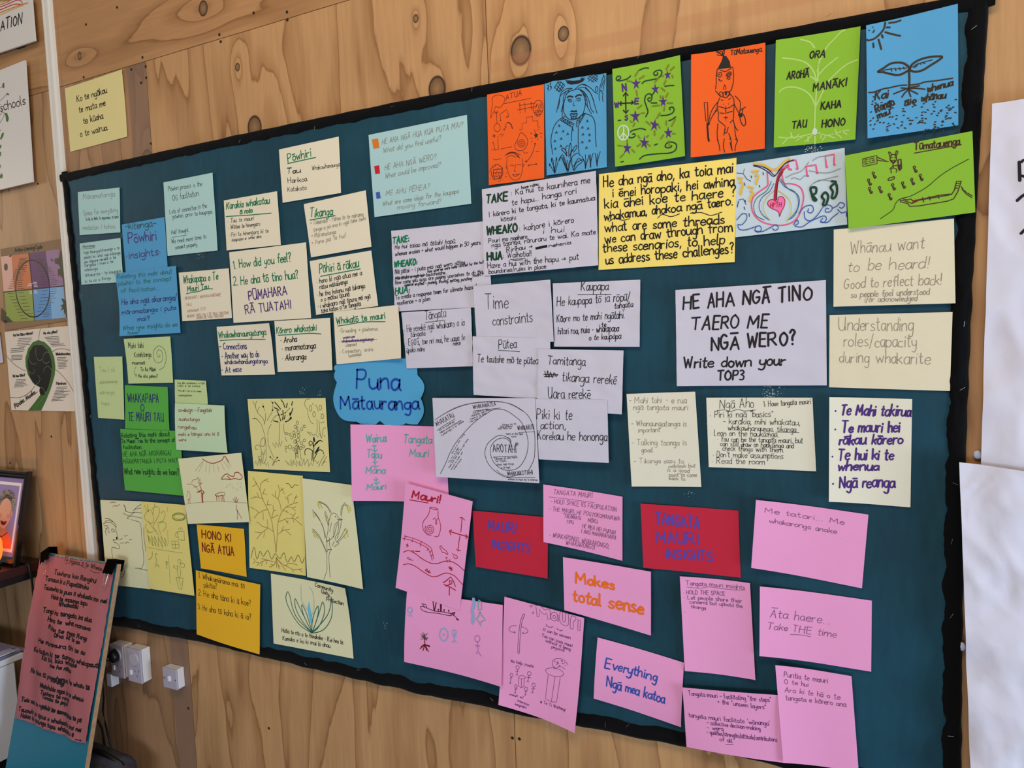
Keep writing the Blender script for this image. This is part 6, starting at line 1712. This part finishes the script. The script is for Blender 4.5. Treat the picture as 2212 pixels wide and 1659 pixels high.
tag(sh.obj, 'faded red cotton cloth covered in black hand lettering, clipped to the leaning board', 'cloth')
draw(sh, ['Z 60 1170 210 1340', 'T k 2.8|Te Ngaro ō te Wheiao|500 268 1020 405 72', 'L k 2|510 300 580 305', 'D k 2|620 310 700 320 800 370;860 395 920 425 990 430',
          'T k 4.2|Tuwhera kia Ranginui|365 445 940 572 76', 'T k 4.2|Tamaua ki a Papatūānuku|245 530 830 660 72', 'T k 4.2|Tauawhia te pua ō whakaata mo nei|222 650 1085 848 74', 'T k 4.2|Hokia te maunga tapu|325 780 815 882 70', 'T k 4.2|Whakataki|425 880 690 927 66', 'T k 4.2|Tongo ira tangata, ira atua|212 968 875 1110 74', 'T k 4.2|Hana te whā manawa|275 1090 855 1228 70', 'T k 4.2|Pohia te ngao Rangi|285 1202 810 1370 70', 'T k 4.2|Oha ki te ao|360 1312 715 1412 66', 'T k 4.2|He muramura tihi te ao|150 1387 785 1562 72',
          'Z 20 1400 210 1345', 'T k 4.2|Ka huturu ki te tamarau whakapautī|345 42 1230 272 74', 'T k 4.2|Kia toi, kia whaiake|450 157 925 272 76', 'T k 4.2|me he rākau|565 262 850 347 66', 'T k 4.2|He toka tū pouwhenua, he whatu tē|300 335 1105 577 74', 'T k 4.2|titirangi|570 452 755 522 66', 'T k 4.2|Whakahokia ngao ki te whenua|420 532 1020 742 72', 'T k 4.2|Tuwhera te rangi|435 632 825 742 60', 'T k 4.2|Tamaia te papa|455 692 805 802 58', 'T k 4.2|Toia mai te ngao ki te maranga o te pō|165 727 995 1027 68', 'T k 4.2|Whai ki te wheiao|455 832 855 992 60', 'T k 4.2|Tauawhi te tipua e whakaata mai nei|130 862 990 1162 70', 'T k 4.2|Hokia te maunga tapu, whakatau ē|160 952 885 1227 70', 'L k 2.4|915 1265 1000 1280;980 1268 1002 1281 978 1290'], (60, 1170, 210 / 1340), .82)
# binder clips over the top edge
def clip(a, rot, label):
    root = empty('binder_clip', EP.w(a, zlen, 0)); tag(root, label, 'clip', 'binder clips holding the red cloth')
    R2 = Matrix.Rotation(rot, 3, EP.n)
    def P(x, y, h):
        v_ = R2 @ (EP.u * x + EP.v * y); return EP.w(a, zlen, 0) + v_ + EP.n * h
    mb = MB(); w = .024
    for y0, h0, y1, h1 in ((.012, .007, -.030, .0165), (-.030, .0165, -.030, .0180), (.012, .007, .012, -TH - .006), (.012, -TH - .006, -.024, -TH - .003)):
        t = .0014
        pr = [P(-w, y0, h0), P(w, y0, h0), P(w, y1, h1), P(-w, y1, h1)]
        nn = (pr[1] - pr[0]).cross(pr[3] - pr[0]).normalized() * t
        mb.add(pr + [p + nn for p in pr], [(0, 1, 2, 3), (7, 6, 5, 4), (0, 4, 5, 1), (1, 5, 6, 2), (2, 6, 7, 3), (3, 7, 4, 0)])
    mb.obj('clip_body', plain('clip_black', (6, 6, 7), .9, .02), root)
    st = plain('clip_steel', (206, 204, 200), .25, .5, metal=.9)
    hh = [P(-.010, -.030, .0185), P(-.007, -.054, .0195), P(-.0045, -.066, .020), P(-.007, -.073, .020), P(0, -.077, .020), P(.007, -.073, .020), P(.0045, -.066, .020), P(.007, -.054, .0195), P(.010, -.030, .0185)]
    MB().tube(hh, .0011, 8).obj('wire_handle', st, root)
    hh = [P(-.010, -.024, -TH - .005), P(-.006, -.060, -TH - .012), P(0, -.070, -TH - .013), P(.006, -.060, -TH - .012), P(.010, -.024, -TH - .005)]
    MB().tube(hh, .0011, 8).obj('wire_handle', st, root)
clip(-HW + .022, .55, 'black binder clip at the left top corner of the red cloth, tilted')
clip(HW - .020, 0.0, 'black binder clip at the right top corner of the leaning board')

# ---------------------------------------------------------------- power outlets, plugs, switch
pw = plain('outlet_white', (232, 230, 232), .3, .4); pw_shaded = plain('outlet_white_shaded', (180, 172, 188), .35, .4); slot = plain('slot_dark', (60, 56, 60), .5)  # white face plates coloured greyer: shade on their fronts, painted in
def outlet(x0, x1, z0, z1, dep, label, covered):
    root = empty('power_outlet', ((x0 + x1) / 2, 0, (z0 + z1) / 2)); tag(root, label, 'power outlet', 'white outlets low on the wall')
    MB().box(x0, x1, -dep + .007, -.0003, z0, z1, .0025).obj('mounting_box', pw, root)
    MB().box(x0 - .0008, x1 + .0008, -dep, -dep + .0068, z0 - .0008, z1 + .0008, .0022).obj('face_plate', pw_shaded, root)
    xc = (x0 + x1) / 2; H_ = z1 - z0
    for k in (.28, .68):
        zc = z0 + H_ * k
        if k > .5 and covered:
            MB().tube([(xc + .004, -dep, zc + .003), (xc + .004, -dep - .004, zc + .003)], .021, 24).obj('socket_cover', plain('cover_clear', (190, 182, 186), .15, .5), root)
            continue
        mb = MB()
        for dx, dz, r in ((.003, .009, .5), (.021, .009, -.5), (.012, -.009, 0)):
            c_, s_ = math.cos(r), math.sin(r); q = [(-.0011, -.0042), (.0011, -.0042), (.0011, .0042), (-.0011, .0042)]
            mb.add([(xc + dx - .0 + a * c_ - b_ * s_, -dep - .0003, zc + dz + a * s_ + b_ * c_) for a, b_ in q], [(0, 1, 2, 3)])
        mb.obj('pin_slots', slot, root)
        MB().box(xc - .022, xc - .010, -dep - .004, -dep + .0005, zc - .008, zc + .010, .002).obj('rocker_switch', pw, root)
    return root
outlet(-2.242, -2.174, .372, .487, .040, 'right double power outlet with a clear round cover on its upper socket', True)
outlet(-2.330, -2.263, .374, .487, .040, 'middle double power outlet with the black plug in its upper socket', True)
outlet(-2.452, -2.394, .380, .492, .046, 'left double power outlet half hidden behind the leaning board', False)
sw = empty('light_switch', (-2.044, 0, .41)); tag(sw, 'small square white switch right of the outlets', 'switch')
MB().box(-2.077, -2.012, -.026, -.0003, .377, .444, .0025).obj('mounting_box', pw, sw); MB().box(-2.078, -2.0112, -.032, -.0262, .376, .445, .0022).obj('face_plate', pw_shaded, sw)
MB().box(-2.050, -2.038, -.037, -.0315, .403, .421, .002).obj('rocker_switch', pw, sw)
for dx in (-2.071, -2.018): MB().tube([(dx, -.0322, .410), (dx, -.0330, .410)], .0022, 10).obj('screw_head', slot, sw)
pl = empty('power_plug', (-2.292, -.041, .452)); tag(pl, 'black round power plug in the middle outlet with its cable leaving left', 'plug')
bk_ = plain('plug_black', (18, 17, 19), .4, .4)
MB().tube([(-2.292, -.0445, .455), (-2.294, -.058, .454), (-2.297, -.064, .453)], [.023, .022, .018], 24).tube([(-2.297, -.063, .453), (-2.315, -.072, .449), (-2.345, -.078, .441)], [.011, .008, .006], 14).obj('plug_body', bk_, pl, True)
MB().tube([(-2.345, -.078, .441), (-2.385, -.078, .42), (-2.412, -.075, .34), (-2.42, -.055, .22), (-2.42, -.032, .16), (-2.42, -.028, .10), (-2.42, -.028, .004)], .0035, 10).obj('plug_cable', bk_, pl, True)
pl = empty('usb_charger', (-2.366, -.03, .345)); tag(pl, 'small white charger on a thin black cable below the outlets', 'charger')
MB().box(-2.376, -2.350, -.030, -.0005, .322, .368, .003).obj('charger_body', pw, pl)
a = [WALL.ab(x, y, .012) for x, y in ((223, 1487), (224, 1510), (222, 1535), (228, 1565), (236, 1600), (243, 1630), (250, 1655))]
MB().tube([(a[0][0], -.014, .322)] + [(p[0], -.012, p[1]) for p in a] + [(a[-1][0] + .004, -.014, .05), (a[-1][0] + .004, -.016, .004)], .003, 10).obj('charger_cable', bk_, pl, True)

# ---------------------------------------------------------------- grey bag on the floor beside the leaning board
bag = empty('fabric_bag', (-2.30, -.12, 0)); tag(bag, 'dark grey woven bag on the floor behind the leaning board', 'bag')
bm = bmesh.new(); bmesh.ops.create_uvsphere(bm, u_segments=40, v_segments=24, radius=1)
for q in bm.verts:
    c = q.co.copy(); s = lambda x, p: math.copysign(abs(x) ** p, x)
    k = 1 + .10 * noise.noise(c * 2.2) + .05 * noise.noise(c * 5)
    q.co = Vector((-2.33 + s(c.x, .6) * .17 * k, -.128 + s(c.y, .7) * .068 * k, max(.0015, .075 + s(c.z, .6) * .075 * k)))
bm.verts.index_update()
mesh_obj('bag_body', [x.co[:] for x in bm.verts], [[x.index for x in y.verts] for y in bm.faces], plain('bag_grey', (66, 66, 76), .9, .15, bump=1.0, bscale=120, var=.35), bag, True)
MB().tube([(-2.50, -.12, .10), (-2.44, -.14, .150), (-2.36, -.14, .165), (-2.27, -.13, .160), (-2.20, -.12, .135), (-2.165, -.11, .09)], .008, 12).obj('bag_rim', plain('cable_black', (16, 15, 17)), bag, True)
